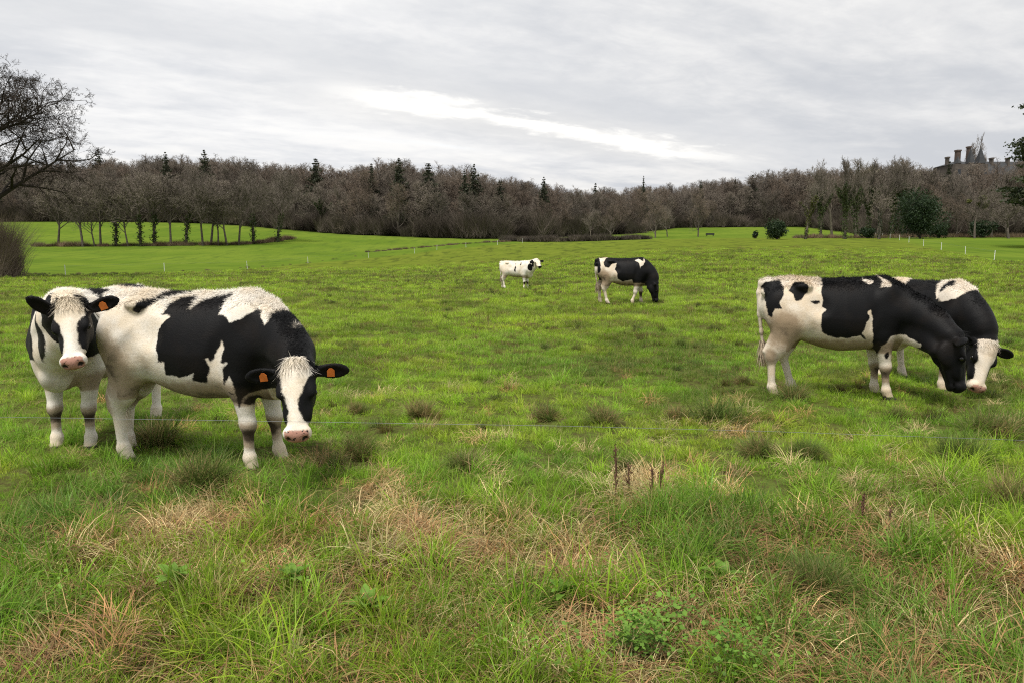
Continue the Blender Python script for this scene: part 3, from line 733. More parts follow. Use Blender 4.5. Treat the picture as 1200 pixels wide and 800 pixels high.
def leaf_mat(name, c1, c2, tr=0.15):
    m, nt_, b, out = mat_new(name)
    co = b.n('ShaderNodeTexCoord').outputs['Object']
    n = b.noise(co, 0.9, 3, 0.6); n2 = b.noise(co, 9, 2, 0.6)
    c = b.mix(b.rng(n, 0.35, 0.65), c1, c2)
    c = b.mix(1.0, c, b.rgb(b.rng(n2, 0.3, 0.7, 0.65, 1.35, False)), 'MULTIPLY')
    p = principled(b, c, 0.55, 0.25); t = b.n('ShaderNodeBsdfTranslucent'); nt_.links.new(c, t.inputs[0])
    ms = b.n('ShaderNodeMixShader'); ms.inputs[0].default_value = tr; nt_.links.new(p, ms.inputs[1]); nt_.links.new(t.outputs[0], ms.inputs[2])
    nt_.links.new(ms.outputs[0], out.inputs[0]); return m
m_ivy = leaf_mat('ivy_leaves', (0.030, 0.052, 0.014), (0.060, 0.082, 0.020))
m_ivy_y = leaf_mat('yellow_ivy_leaves', (0.055, 0.068, 0.016), (0.105, 0.110, 0.026))
m_ever = leaf_mat('evergreen_leaves', (0.014, 0.030, 0.012), (0.030, 0.052, 0.018))
m_fir = leaf_mat('fir_needles', (0.030, 0.036, 0.020), (0.056, 0.060, 0.032))
m_cedar = leaf_mat('cedar_needles', (0.024, 0.034, 0.016), (0.046, 0.056, 0.022))

def leaf_cloud(name, C, size, mat, rg, nrm=None):
    """leaf-sized quads at points C"""
    n = len(C); a = rg.normal(0, 1, (n, 3)); a /= np.linalg.norm(a, axis=1)[:, None]; b_ = np.cross(a, rg.normal(0, 1, (n, 3))); b_ /= np.linalg.norm(b_, axis=1)[:, None]
    s = size * rg.uniform(0.6, 1.4, n)[:, None]
    V = np.concatenate([C - a * s, C + b_ * s * 0.55, C + a * s, C - b_ * s * 0.55]); I = np.arange(n)
    return mesh_np(name, V, np.stack([I, I + n, I + 2 * n, I + 3 * n], -1), [mat], False)

def bare_tree_proto(seed, height, twig=0.035, ivy=None, ivy_h=0.5, tm=None, bark=None, name='bare_tree', big=2, **kw):
    """thing with trunk (limbs), crown (twigs) and where it has it ivy; returns mesh list"""
    S = grow_tree(seed, height, **kw); lv = kw.get('levels', 4)
    tr = seg_mesh('trunk', [s for s in S if s[4] <= big], bark or m_bark, 5, 0.04)
    cr = seg_mesh('crown', [s for s in S if s[4] > big], tm or m_twig, flat=True, minr=twig)
    parts = [('trunk', tr), ('crown', cr)]
    if ivy:
        rg = np.random.default_rng(seed); pts = []
        for s in S:
            if s[4] > (1 if ivy_h > 0.6 else 0): continue
            p0, p1 = np.array(s[0]), np.array(s[1]); L = np.linalg.norm(p1 - p0)
            if p0[2] > ivy_h * height: continue
            n = int(L * 95 * (1.0 if s[4] == 0 else 0.6)); t = rg.random(n)[:, None]; rr = (0.30 if s[4] == 0 else 0.16) * height / 14
            pts.append(p0 + (p1 - p0) * t + rg.normal(0, 1, (n, 3)) * rr * rg.uniform(0.4, 1.2, (n, 1)))
        C = np.concatenate(pts); C = C[C[:, 2] > 0.05]
        parts.append(('ivy', leaf_cloud('ivy', C, 0.16, ivy, rg)))
    return parts
def conifer_proto(seed, height, width=0.2, mat=None):
    rg = np.random.default_rng(seed); S = [(Vector((0, 0, 0)), Vector((0, 0, height * 0.97)), height * 0.014, 0.03, 0)]
    V = []; F = []; vi = 0; z = height * 0.12; az = 0.0; P = []
    while z < height * 0.985:
        f = z / height; L = width * height * (1 - f) ** 0.75 * rg.uniform(0.35, 1.25) + 0.08
        for k in range(rg.integers(3, 6)):
            az += 2.4 + rg.normal(0, 0.3); dv = np.array((math.cos(az), math.sin(az), -0.30 + 0.4 * f))
            n = max(6, int(L * 20)); t = rg.random(n) ** 0.8
            q = np.array((0, 0, z)) + dv * (t * L)[:, None] + rg.normal(0, 1, (n, 3)) * np.array((0.38, 0.38, 0.50)) * (0.08 + 0.92 * (1 - f)); P.append(q)
        z += height * 0.027 * rg.uniform(0.7, 1.3)
    C = np.concatenate(P)
    return [('trunk', seg_mesh('trunk', S, m_bark, 6)), ('crown', leaf_cloud('crown', C, 0.24, mat or m_fir, rg))]
def bush_proto(seed, w_, h_, mat, n=5000, size=0.12, lobes=9):
    rg = np.random.default_rng(seed); P = []
    c = np.stack([rg.uniform(-0.55, 0.55, lobes) * w_ / 2, rg.uniform(-0.55, 0.55, lobes) * w_ / 2, rg.uniform(0.25, 0.75, lobes) * h_], -1); c[0] = (0, 0, h_ * 0.6); c[1] = (0, 0, h_ * 0.3)
    r = rg.uniform(0.12, 0.34, lobes) * min(w_, h_)
    for i in range(lobes):
        m_ = n // lobes; d = rg.normal(0, 1, (m_, 3)); d /= np.linalg.norm(d, axis=1)[:, None]
        P.append(c[i] + d * (r[i] * rg.uniform(0.55, 1.08, m_))[:, None] * np.array((1, 1, 0.95)))
    C = np.concatenate(P); C = C[C[:, 2] > 0.02]
    st = [(Vector((0, 0, 0)), Vector(c[i]), 0.07, 0.03, 0) for i in range(lobes)]
    return [('stem', seg_mesh('stem', st, m_bark, 4)), ('foliage', leaf_cloud('foliage', C, size, mat, rg))]

random.seed(3)
def place(parts, name, label, cat, pos, scale=1.0, rot=0.0, group=None, sz=None):
    o = link(name, None, loc=(pos[0], pos[1], pos[2] - 0.1), rot=(0, 0, rot)); o.scale = (scale, scale, sz or scale)
    for n, me_ in parts:
        if me_ is not None: link(n, me_, o)
    tag(o, label, cat, group); return o

WOODT = [bare_tree_proto(100 + i, 18, twig=0.027, trunk_frac=0.10 + 0.05 * (i % 3), spread=0.44 + 0.07 * (i % 2), levels=4, nkids=(15, 8, 7, 6), tm=m_twig if i % 3 else m_twig_red, len0=0.46, up=0.32) for i in range(5)]
HEDGT = [bare_tree_proto(200 + i, 14, twig=0.022, trunk_frac=0.36, spread=0.52, levels=4, nkids=(13, 8, 7, 6), len0=0.58, r0=0.22, tm=m_twig, ivy=m_ivy if i % 2 == 0 else None, ivy_h=0.45, lean=(-0.02, 0.04, 0.01, -0.02)[i], wob=0.16) for i in range(4)]
TALLT = [bare_tree_proto(300 + i, 18, twig=0.032, trunk_frac=0.30, spread=0.36, levels=4, nkids=(12, 7, 6, 5), len0=0.40, up=0.4, ivy=m_ivy if i != 1 else None, ivy_h=0.62) for i in range(3)]
FIRS = [conifer_proto(400 + i, 20, 0.22 + 0.04 * i) for i in range(3)]

edge_D = lambda px: float(np.interp(px, WOOD_EDGE[:, 0], WOOD_EDGE[:, 1]))
SIL = np.array([(-300, 192), (100, 196), (180, 190), (260, 192), (340, 199), (400, 199), (450, 193), (500, 196), (545, 206), (590, 214), (640, 220), (700, 224), (760, 221), (800, 219), (850, 213), (900, 208), (940, 204), (1000, 198), (1060, 200), (1150, 205), (1400, 200)], float)
def top_h(px, D, z):                                  # tree height that reaches the skyline at this bearing
    return (HOR - np.interp(px, SIL[:, 0], SIL[:, 1])) * D / FPX * 1.0 + CAMZ - z
# front ranks of the wood: one by one
rg = random.Random(11)
px = -120.0
front = []
while px < 960:
    for rank, (dD, hf) in enumerate(((3, 0.72), (12, 0.88), (22, 1.0))):
        p = px + rg.uniform(-9, 9) + rank * 6
        D = edge_D(p) + dD + rg.uniform(-2, 3)
        g = ground_at(p, D); H_ = max(7.0, top_h(p, D, g[2]) * hf * rg.uniform(0.80, 1.10))
        front.append((p, D, g, H_, rank))
    px += 21 + 7 * (px > 700)
def stretch(p): return 'behind the tree row on the left hedge bank' if p < 345 else ('above the ditch between the meadows' if p < 580 else ('behind the bramble hedge bank' if p < 770 else 'beyond the meadow with the trough'))
for i, (p, D, g, H_, rank) in enumerate(front):
    s = H_ / 18.0; wk = rg.randrange(5)
    lb = ('reddish-brown' if wk % 3 == 0 else 'grey-brown') + ' leafless tree of the wood ' + stretch(p)
    iv = rg.random() < 0.10
    if iv: lb = 'ivy-clad leafless tree of the wood ' + stretch(p)
    place(TALLT[0] if iv else WOODT[wk], 'bare_tree', lb, 'tree', g, s * rg.uniform(1.1, 1.5), rg.uniform(0, 6.28), lb.replace(' tree ', ' trees '), s)
# dark firs that stand out of the skyline
for i, (p, top, dD) in enumerate([(198, 181, 8), (243, 178, 8), (372, 187, 15), (437, 194, 12), (469, 187, 8), (503, 192, 10), (545, 202, 10), (556, 194, 14), (586, 212, 12), (637, 209, 8), (120, 178, 30), (697, 215, 30), (753, 208, 20), (820, 212, 25), (880, 206, 20), (860, 210, 35)]):
    D = edge_D(p) + dD; g = ground_at(p, D); H_ = (HOR - top) * D / FPX + CAMZ - g[2]
    sl = 0.55 if p in (753, 697, 820) else 1.0
    place(FIRS[i % 3], 'fir_tree', 'dark fir in the wood ' + stretch(p), 'tree', g, H_ / 20 * 0.95 * sl, i * 1.3, 'dark firs ' + stretch(p), H_ / 20)
# deep wood behind the front ranks: one mass
def scatter(name, P, rot, scl, idx, protos, tint=None, kind='stuff', label=None, cat=None):
    me_ = bpy.data.meshes.new(name); me_.vertices.add(len(P)); me_.vertices.foreach_set('co', np.asarray(P, np.float32).ravel())
    fattr(me_, 'rot', rot, 'FLOAT_VECTOR'); fattr(me_, 'scl', scl, 'FLOAT_VECTOR'); fattr(me_, 'idx', idx, 'INT')
    if tint is not None: fattr(me_, 'tint', np.concatenate([tint, np.ones((len(tint), 1))], 1), 'FLOAT_COLOR')
    col = bpy.data.collections.new(name + '_pieces')
    for i, (m_) in enumerate(protos): col.objects.link(bpy.data.objects.new('%s_piece_%02d' % (name, i), m_))
    ng = bpy.data.node_groups.new(name + '_scatter', 'GeometryNodeTree')
    ng.interface.new_socket('Geometry', in_out='INPUT', socket_type='NodeSocketGeometry'); ng.interface.new_socket('Geometry', in_out='OUTPUT', socket_type='NodeSocketGeometry')
    N = ng.nodes; gi, go = N.new('NodeGroupInput'), N.new('NodeGroupOutput'); iop = N.new('GeometryNodeInstanceOnPoints')
    ci = N.new('GeometryNodeCollectionInfo'); ci.inputs['Collection'].default_value = col; ci.inputs['Separate Children'].default_value = True; ci.inputs['Reset Children'].default_value = True
    def na(nm, t):
        nd = N.new('GeometryNodeInputNamedAttribute'); nd.data_type = t; nd.inputs['Name'].default_value = nm
        return [o for o in nd.outputs if o.enabled and o.name == 'Attribute'][0]
    e2r = N.new('FunctionNodeEulerToRotation'); Lk = ng.links.new
    Lk(gi.outputs[0], iop.inputs['Points']); Lk(ci.outputs[0], iop.inputs['Instance']); iop.inputs['Pick Instance'].default_value = True
    Lk(na('idx', 'INT'), iop.inputs['Instance Index']); Lk(na('rot', 'FLOAT_VECTOR'), e2r.inputs[0]); Lk(e2r.outputs[0], iop.inputs['Rotation']); Lk(na('scl', 'FLOAT_VECTOR'), iop.inputs['Scale'])
    Lk(iop.outputs[0], go.inputs[0])
    o = link(name, me_); md = o.modifiers.new('scatter', 'NODES'); md.node_group = ng
    tag(o, label, cat, kind=kind); return o
rg = random.Random(12); P = []; Rr = []; Sc = []; Ix = []
px = -400.0
while px < 1500:
    e_ = edge_D(px)
    for j in range(7):
        p = px + rg.uniform(-12, 12); D = e_ + 30 + j * 15 + rg.uniform(-6, 6)
        if 930 < px: D = max(D, 262)
        g = ground_at(p, D); H_ = top_h(p, D, g[2]) * rg.uniform(0.82, 1.10) * (1.0 if j < 3 else 0.97)
        H_ = min(max(H_, 9), 27)
        P.append((g[0], g[1], g[2] - 0.2)); Rr.append((0, 0, rg.uniform(0, 6.28))); s = H_ / 18; Sc.append((s * 1.35, s * 1.35, s)); Ix.append(rg.randrange(5))
    px += 15
for nm, k in (('far_wood', 1), ('far_wood_trunks', 0)):
    scatter(nm, P, Rr, Sc, Ix, [WOODT[i][k][1] for i in range(5)], label='brown leafless wood filling the rise behind the meadows' if k else 'trunks and limbs deep in the leafless wood', cat='wood')
# bushy undergrowth that closes the foot of the wood
m_under = twig_mat('undergrowth', (0.120, 0.098, 0.080), (0.090, 0.078, 0.060))
def thicket(seed, h_, w_, n, mat, base=0.5, tw=0.03):
    rg = np.random.default_rng(seed); b0 = np.stack([rg.uniform(-w_, w_, n) * base, rg.uniform(-w_, w_, n) * base, rg.uniform(0, 0.25, n) * h_], -1)
    d = np.stack([rg.normal(0, 0.38, n), rg.normal(0, 0.38, n), np.ones(n)], -1); L = h_ * rg.uniform(0.25, 0.8, n)
    return mesh_np('thicket', np.concatenate([b0 - np.array((tw, 0, 0)), b0 + np.array((tw * 0.6, tw * 0.8, 0)), b0 + d * L[:, None]]), np.stack([np.arange(n), np.arange(n) + n, np.arange(n) + 2 * n], -1), [mat], False)
TH = [thicket(i, 5.5, 2.4, 1100, m_under, 0.8, 0.035) for i in range(3)]
rg = random.Random(13); P = []; Rr = []; Sc = []; Ix = []
px = -300.0
while px < 1400:
    for j in range(5):
        D = edge_D(px) + 2 + 7 * j + 12 * max(0, j - 2) + rg.uniform(-2, 2); g = ground_at(px + rg.uniform(-5, 5), D); s = rg.uniform(0.5, 1.5) * (1.0 if j < 3 else 1.7)
        P.append(g); Rr.append((0, 0, rg.uniform(0, 6.28))); Sc.append((s * 1.2, s * 1.2, s)); Ix.append(rg.randrange(3))
    px += 7
scatter('undergrowth', P, Rr, Sc, Ix, TH, label='dark brushy undergrowth along the foot of the wood', cat='undergrowth')

# ---- row of trees on the hedge bank across the left meadow
HB = 160
for i, (p, hgt, var, D) in enumerate([(68, 12.5, 1, 158), (97, 13, 3, 157), (111, 9, 1, 158), (118, 13, 1, 158), (136, 13.5, 2, 159), (150, 9.5, 3, 158), (165, 14, 0, 158), (181, 14.5, 0, 160), (200, 12.5, 3, 160), (218, 14.5, 2, 161), (238, 13, 1, 160), (247, 13.5, 3, 162), (256, 10, 1, 161), (266, 12, 1, 162), (280, 12.5, 3, 164), (297, 14.0, 0, 168), (325, 13.8, 2, 175)]):
    g = ground_at(p, D)
    tl = ['slim leafless tree with ivy-wrapped trunk on the hedge bank across the left meadow', 'slim leafless tree with bare trunk on the hedge bank across the left meadow'][0 if var in (0, 2) else 1]
    place(HEDGT[var], 'hedgerow_tree', tl, 'tree', g, hgt / 14 * 1.3, i * 1.7, 'trees on the left hedge bank', hgt / 14)
m_hedge = twig_mat('hedge_twigs', (0.190, 0.125, 0.085), (0.140, 0.115, 0.070))
HT = [thicket(20 + i, 1.5, 1.1, 420, m_hedge, 0.9, 0.022) for i in range(3)]
def hedge(name, line, step, sc_, label, cat, seed, protos=HT):
    rg = random.Random(seed); P = []; Rr = []; Sc = []; Ix = []
    for (p0, D0), (p1, D1) in zip(line[:-1], line[1:]):
        a, b_ = ground_at(p0, D0), ground_at(p1, D1); n = max(2, int(np.linalg.norm(b_ - a) / step))
        for k in range(n):
            q = a + (b_ - a) * ((k + rg.random()) / n); q[1] += rg.uniform(-0.8, 0.8); q[2] = gz(q[0], q[1]) - 0.05
            s = sc_ * rg.uniform(0.6, 1.3); P.append(q); Rr.append((0, 0, rg.uniform(0, 6.28))); Sc.append((s * 1.2, s * 1.2, s)); Ix.append(rg.randrange(len(protos)))
    return scatter(name, P, Rr, Sc, Ix, protos, label=label, cat=cat)
hedge('hedge', [(40, 157), (100, 158), (200, 160), (260, 162), (300, 168), (345, 186)], 0.9, 0.8, 'low brown hedge at the foot of the tree row across the left meadow', 'hedge', 5)
hedge('hedge', [(590, 186), (640, 178), (700, 176), (760, 175)], 0.7, 1.05, 'dark bramble hedge bank in front of the middle of the wood', 'hedge', 6, TH[:1] and [thicket(31 + i, 1.5, 1.2, 600, m_under, 0.9, 0.03) for i in range(2)])
hedge('hedge', [(430, 150), (480, 158), (540, 172), (600, 184)], 0.9, 0.35, 'thin line of brown weeds along the ditch between the meadows', 'hedge', 7)
hedge('hedge', [(60, 72), (110, 76), (200, 84), (300, 104), (380, 128), (430, 142)], 3.4, 0.16, 'sparse strip of rank weeds along the left fence line', 'weeds', 8)
hedge('hedge', [(930, 178), (1000, 178), (1060, 182), (1120, 186), (1210, 188)], 1.0, 0.8, 'brown brushy hedge at the foot of the right-hand trees', 'hedge', 9)

# ---- trees on the right
def tree_at(parts, name, label, px, D, top, H0, group=None, rot=0.0, wide=1.0):
    g = ground_at(px, D); H_ = (HOR - top) * D / FPX + CAMZ - g[2]
    return place(parts, name, label, 'tree', g, H_ / H0 * wide, rot, group, H_ / H0)
IVYT = bare_tree_proto(501, 12, twig=0.030, trunk_frac=0.35, spread=0.5, nkids=(9, 6, 5, 4), len0=0.40, ivy=m_ivy_y, ivy_h=0.72, r0=0.3)
tree_at(IVYT, 'ivy_tree', 'small tree thickly wrapped in yellow-green ivy with leafless top', 944, 160, 216, 12, rot=1.0)
tree_at(TALLT[0], 'tall_tree', 'tall leafless tree with ivied trunk beside the small yellow-ivied tree', 990, 163, 186, 18, rot=0.4)
CONE = bare_tree_proto(502, 11, twig=0.030, trunk_frac=0.45, spread=0.62, nkids=(8, 6, 5, 4), len0=0.52, ivy=m_ever, ivy_h=0.55, r0=0.35)
tree_at(CONE, 'ivy_tree', 'tree with dark ivy mound around its trunk and arching bare limbs', 1030, 163, 224, 11, rot=2.0)
for i, (p, D, top) in enumerate([(962, 190, 198), (975, 205, 190), (1003, 188, 184), (1016, 200, 190), (1028, 192, 187), (1044, 205, 183), (1058, 195, 186), (1072, 206, 189), (1086, 200, 196)]):
    tree_at(TALLT[i % 3], 'tall_tree', 'tall bare tree in the thin-topped group left of the castle', p, D, top, 18, 'tall bare trees left of the castle', i * 1.1)
for i, (p, D, top) in enumerate([(1098, 196, 212), (1112, 222, 199), (1122, 205, 206), (1134, 226, 193), (1148, 215, 194), (1158, 228, 191), (1170, 206, 199), (1176, 226, 187), (1190, 224, 186), (1192, 205, 195), (1205, 220, 186), (1215, 196, 198), (1205, 176, 230), (1162, 186, 222), (1120, 186, 228), (1095, 186, 226), (1180, 190, 214), (1138, 192, 216)]):
    tree_at(WOODT[(i * 2) % 5], 'bare_tree', 'brown leafless tree in the belt below the castle', p, D, top, 18, 'leafless trees below the castle', i * 0.9, 1.15)
MIST = bare_tree_proto(503, 13, twig=0.030, trunk_frac=0.5, spread=0.5, nkids=(8, 6, 5, 4), len0=0.42, r0=0.28)
t_ = tree_at(MIST, 'bare_tree', 'open-crowned tree carrying balls of mistletoe below the castle', 1142, 172, 222, 13, rot=0.5, wide=1.2)
rg_ = np.random.default_rng(5)
for (x_, z_, r_) in ((2.6, 10.6, 1.0), (3.0, 8.4, 0.8), (1.4, 9.0, 0.7), (4.0, 8.8, 0.7), (-2.2, 9.6, 0.6)):
    d_ = rg_.normal(0, 1, (420, 3)); d_ /= np.linalg.norm(d_, axis=1)[:, None]
    link('mistletoe', leaf_cloud('mistletoe', np.array((x_, 0.4, z_)) + d_ * r_ * rg_.uniform(0.3, 1, (420, 1)), 0.12, m_ivy_y, rg_), t_)
for (p, D, w_, h_, lab, n) in [(1078, 166, 10.5, 10.8, 'big dark evergreen thicket with rounded top at the field edge', 16000), (911, 158, 4.8, 4.3, 'small round dark evergreen bush alone in the field', 5000), (1100, 178, 5, 4, 'low evergreen shrub right of the big dark thicket', 3000), (1150, 182, 8, 4.5, 'dark evergreen shrub beneath the mistletoe tree', 5000), (1017, 172, 4, 2.6, 'low dark shrub beside the dark ivy mound', 2500), (885, 168, 1.4, 2.0, 'tiny clipped shrub beside the round evergreen bush', 700)]:
    g = ground_at(p, D); place(bush_proto(int(p), w_, h_, m_ever, n, 0.17, 26), 'evergreen_bush', lab, 'bush', g)
# bushy brown willow at the far right and single field trees
tree_at(WOODT[2], 'willow', 'wide bushy reddish-brown tree at the right end of the hedge', 1182, 170, 226, 18, wide=1.9, rot=1.0)
for (p, D, top, wd, lab) in [(818, 205, 222, 0.9, 'single slender bare tree standing in the middle meadow'), (768, 196, 232, 1.2, 'small rounded bare tree behind the bramble hedge'), (782, 210, 240, 1.1, 'bare sapling left of the slender tree in the middle meadow'), (715, 200, 238, 1.3, 'spreading bare tree with dark trunk behind the bramble hedge'), (692, 204, 244, 1.2, 'short bushy bare tree behind the bramble hedge')]:
    tree_at(WOODT[int(p) % 5], 'field_tree', lab, p, D, top, 18, wide=wd, rot=p)

# ---- old oak whose limbs reach in from the left
oakS = grow_tree(77, 15.5, trunk_frac=0.36, spread=0.62, levels=5, nkids=(12, 8, 7, 7, 8), r0=0.50, up=0.20, wob=0.30, len0=0.66, ratio=0.60)
OAK = [('trunk', seg_mesh('trunk', [s for s in oakS if s[4] <= 2], m_bark_dark, 7, 0.02)), ('crown', seg_mesh('crown', [s for s in oakS if s[4] > 2], m_twig_dark, flat=True, minr=0.018))]
g = ground_at(-50, 58); place(OAK, 'oak_tree', 'old leafless oak with long spreading limbs at the left', 'tree', g, 1.08, 0.6, None, 1.0)
SHR = [('stems', thicket(55, 5.6, 2.0, 5200, m_twig_red, 0.55, 0.016)), ('brush', thicket(56, 3.4, 2.6, 3000, m_twig_red, 0.62, 0.016))]
g = ground_at(-8, 60); place(SHR, 'twiggy_shrub', 'dense reddish-brown leafless shrub below the oak', 'shrub', g, 1.0)
# cedar at the right edge
def cedar_proto(seed, height):
    rg = np.random.default_rng(seed); S = [(Vector((0, 0, 0)), Vector((0.2, 0, height)), 0.5, 0.1, 0)]; P = []
    z = height * 0.3
    while z < height * 0.98:
        for k in range(3):
            az = rg.uniform(0, 6.283); L = (0.34 * height) * (1.05 - 0.55 * (z / height)) * rg.uniform(0.6, 1.1)
            e_ = Vector((math.cos(az) * L, math.sin(az) * L, z + L * 0.16)); S.append((Vector((0, 0, z)), e_, 0.13, 0.03, 1))
            n = int(L * 70); t = rg.random(n) ** 0.6
            P.append(np.array((0, 0, z)) + np.array((e_.x, e_.y, e_.z - z)) * t[:, None] + rg.normal(0, 1, (n, 3)) * np.array((0.75, 0.75, 0.16)))
        z += height * 0.045
    return [('trunk', seg_mesh('trunk', S, m_bark, 5)), ('crown', leaf_cloud('crown', np.concatenate(P), 0.24, m_cedar, rg))]
g = ground_at(1221, 118); place(cedar_proto(9, 21.5), 'cedar_tree', 'dark flat-boughed cedar reaching in at the right', 'tree', g, 1.0, 0.3)
g = ground_at(1107, 216); place(conifer_proto(415, 20, 0.16), 'fir_tree', 'single dark conifer just left of the castle', 'tree', g, 1.02, 0.3)

# ---- castle above the trees
m_stone = simple_mat('castle_stone', (0.105, 0.090, 0.078, 1), 0.9, 0.1, 0.25, 0.7, bmp=0.3)
m_brick = simple_mat('castle_brick', (0.105, 0.080, 0.068, 1), 0.9, 0.1, 0.25, 2.0)
m_slate = simple_mat('castle_slate', (0.045, 0.047, 0.050, 1), 0.7, 0.25, 0.22, 1.2)
m_pane = simple_mat('castle_glass', (0.02, 0.022, 0.026, 1), 0.15, 0.5, 0.1, 1.0)
def box_arr(x0, x1, y0, y1, z0, z1):
    V = np.array([(x, y, z) for x in (x0, x1) for y in (y0, y1) for z in (z0, z1)]); F = np.array([(0, 1, 3, 2), (4, 6, 7, 5), (0, 4, 5, 1), (2, 3, 7, 6), (0, 2, 6, 4), (1, 5, 7, 3)])
    return V, F
def boxes(name, L, mat, parent):
    V = []; F = []; n = 0
    for bx_ in L:
        v, f = box_arr(*bx_); V.append(v); F.append(f + n); n += 8
    return link(name, mesh_np(name, np.concatenate(V), np.concatenate(F), [mat]), parent)
def pyramid(name, cx, cy, z0, hw, hd, z1, mat, parent):
    V = np.array([(cx - hw, cy - hd, z0), (cx + hw, cy - hd, z0), (cx + hw, cy + hd, z0), (cx - hw, cy + hd, z0), (cx, cy, z1)])
    return link(name, mesh_np(name, V, [np.array([(0, 1, 4), (1, 2, 4), (2, 3, 4), (3, 0, 4)]), np.array([(3, 2, 1, 0)])], [mat]), parent)
CD = 250.0
cg = ground_at(1112, CD); castle = link('castle', None, loc=(0, 0, 0)); tag(castle, 'stone castle with pointed gables and tall chimneys rising above the trees', 'castle')
zpx = lambda y_: CAMZ + (HOR - y_ - 1.0) * CD / FPX
xpx = lambda x_: (x_ - 600) / FPX * (CD * 1.0)
zb = cg[2] - 1
x0, x1 = xpx(1109), xpx(1206); yc = CD
boxes('wall', [(x0, xpx(1147), yc, yc + 13, zb, zpx(194)), (xpx(1147) + 0.01, x1, yc + 1.0, yc + 12, zb, zpx(206))], m_stone, castle)
# steep slate roofs
def ridge(name, xa, xb, ya, yb, z0, z1, inset, parent):
    ym = (ya + yb) / 2
    V = np.array([(xa, ya, z0), (xb, ya, z0), (xb, yb, z0), (xa, yb, z0), (xa + inset, ym, z1), (xb - inset, ym, z1)])
    return link(name, mesh_np(name, V, [np.array([(0, 1, 5, 4), (2, 3, 4, 5), (3, 2, 1, 0)]), np.array([(1, 2, 5), (3, 0, 4)])], [m_slate]), parent)
rf = ridge('roof', xpx(1146), x1 + 0.6, yc + 0.6, yc + 12.4, zpx(206) + 0.01, zpx(189), 0.5, castle)
ridge('roof', x0 - 0.3, xpx(1147) + 0.3, yc + 1.2, yc + 12, zpx(194) + 0.01, zpx(189), 3.5, castle)
for (a, b_, top, mt) in [(1109.3, 1111.3, 184.5, m_stone), (1120, 1124.2, 176.5, m_brick), (1133.4, 1135.4, 172.5, m_brick), (1145, 1147.4, 187, m_stone), (1161, 1163, 185.5, m_stone), (1180, 1182, 185.5, m_stone)]:
    z0_ = zpx(197); boxes('chimney', [(xpx(a), xpx(b_), yc + 4.6, yc + 6.2, z0_, zpx(top)), (xpx(a) - 0.15, xpx(b_) + 0.15, yc + 4.45, yc + 6.35, zpx(top) - 0.35, zpx(top) + 0.12)], mt, castle)
for (cx, hw, z0_, top) in [(1114.6, 2.0, 194, 184.5), (1129, 3.0, 194, 175), (1140.4, 4.0, 194, 174)]:
    hw_ = hw / FPX * CD
    boxes('dormer', [(xpx(cx) - hw_ * 0.85, xpx(cx) + hw_ * 0.85, yc + 0.2, yc + 2.6, zpx(199), zpx(193))], m_stone, castle)
    pyramid('pinnacle', xpx(cx), yc + 1.5, zpx(193) + 0.01, hw_, 1.5, zpx(top), m_slate, castle)
for r in range(2):
    for c_ in range(9):
        xx = xpx(1114 + c_ * 10); zz = zpx(203 + r * 13 + (6 if c_ > 3 else 0)); fy = yc if c_ <= 3 else yc + 1.0
        wn = boxes('window', [(xx - 0.7, xx + 0.7, fy - 0.12, fy + 0.02, zz - 1.4, zz + 1.0)], m_stone, castle)
        boxes('pane', [(xx - 0.5, xx + 0.5, fy - 0.15, fy - 0.125, zz - 1.2, zz + 0.8)], m_pane, wn)
tree_at(TALLT[1], 'bare_tree', 'thin bare tree rising behind the castle roof', 1157, 285, 160, 18, rot=0.2, wide=0.8)

# ---- white plastic stakes of the electric fences
m_white = simple_mat('white_plastic', (0.78, 0.78, 0.76, 1), 0.5, 0.4, 0.08, 8)
def stake_mesh():
    S = [(Vector((0, 0, -0.1)), Vector((0, 0, 1.02)), 0.03, 0.026, 0), (Vector((0, 0, 0.12)), Vector((0.12, 0, 0.12)), 0.02, 0.016, 0)]
    S += [(Vector((0, 0, z)), Vector((0.07, 0, z + 0.03)), 0.014, 0.012, 0) for z in (0.5, 0.7, 0.9)]
    return seg_mesh('fence_stake', S, m_white, 6)
STK = stake_mesh()
rg = random.Random(4)
for lst, lab, grp in ((LEFT_POSTS, 'white plastic fence stake along the left edge of the pasture', 'left fence stakes'), (RIGHT_POSTS, 'white plastic fence stake in the line across the right-hand field', 'right fence stakes')):
    for p, D in lst:
        g = ground_at(p, D); o = link('fence_stake', STK, loc=g, rot=(rg.uniform(-0.06, 0.06), rg.uniform(-0.06, 0.06), rg.uniform(0, 6)))
        tag(o, lab, 'fence stake', grp)
m_wire = simple_mat('fence_wire', (0.22, 0.235, 0.25, 1), 0.5, 0.4, 0.15, 20, metal=0.5)
def wire_mesh(name, pts, r, mat):
    return seg_mesh(name, [(Vector(a), Vector(b_), r, r, 0) for a, b_ in zip(pts[:-1], pts[1:])], mat, 5)
for lst, lab in ((LEFT_POSTS, 'thin fence strand strung along the left stakes'), (RIGHT_POSTS, 'thin fence strand strung along the right stakes')):
    o = link('fence_wire', wire_mesh('fence_wire', [ground_at(p, D) + np.array((0, 0, 0.93)) for p, D in lst], 0.004, m_wire)); tag(o, lab, 'fence wire')
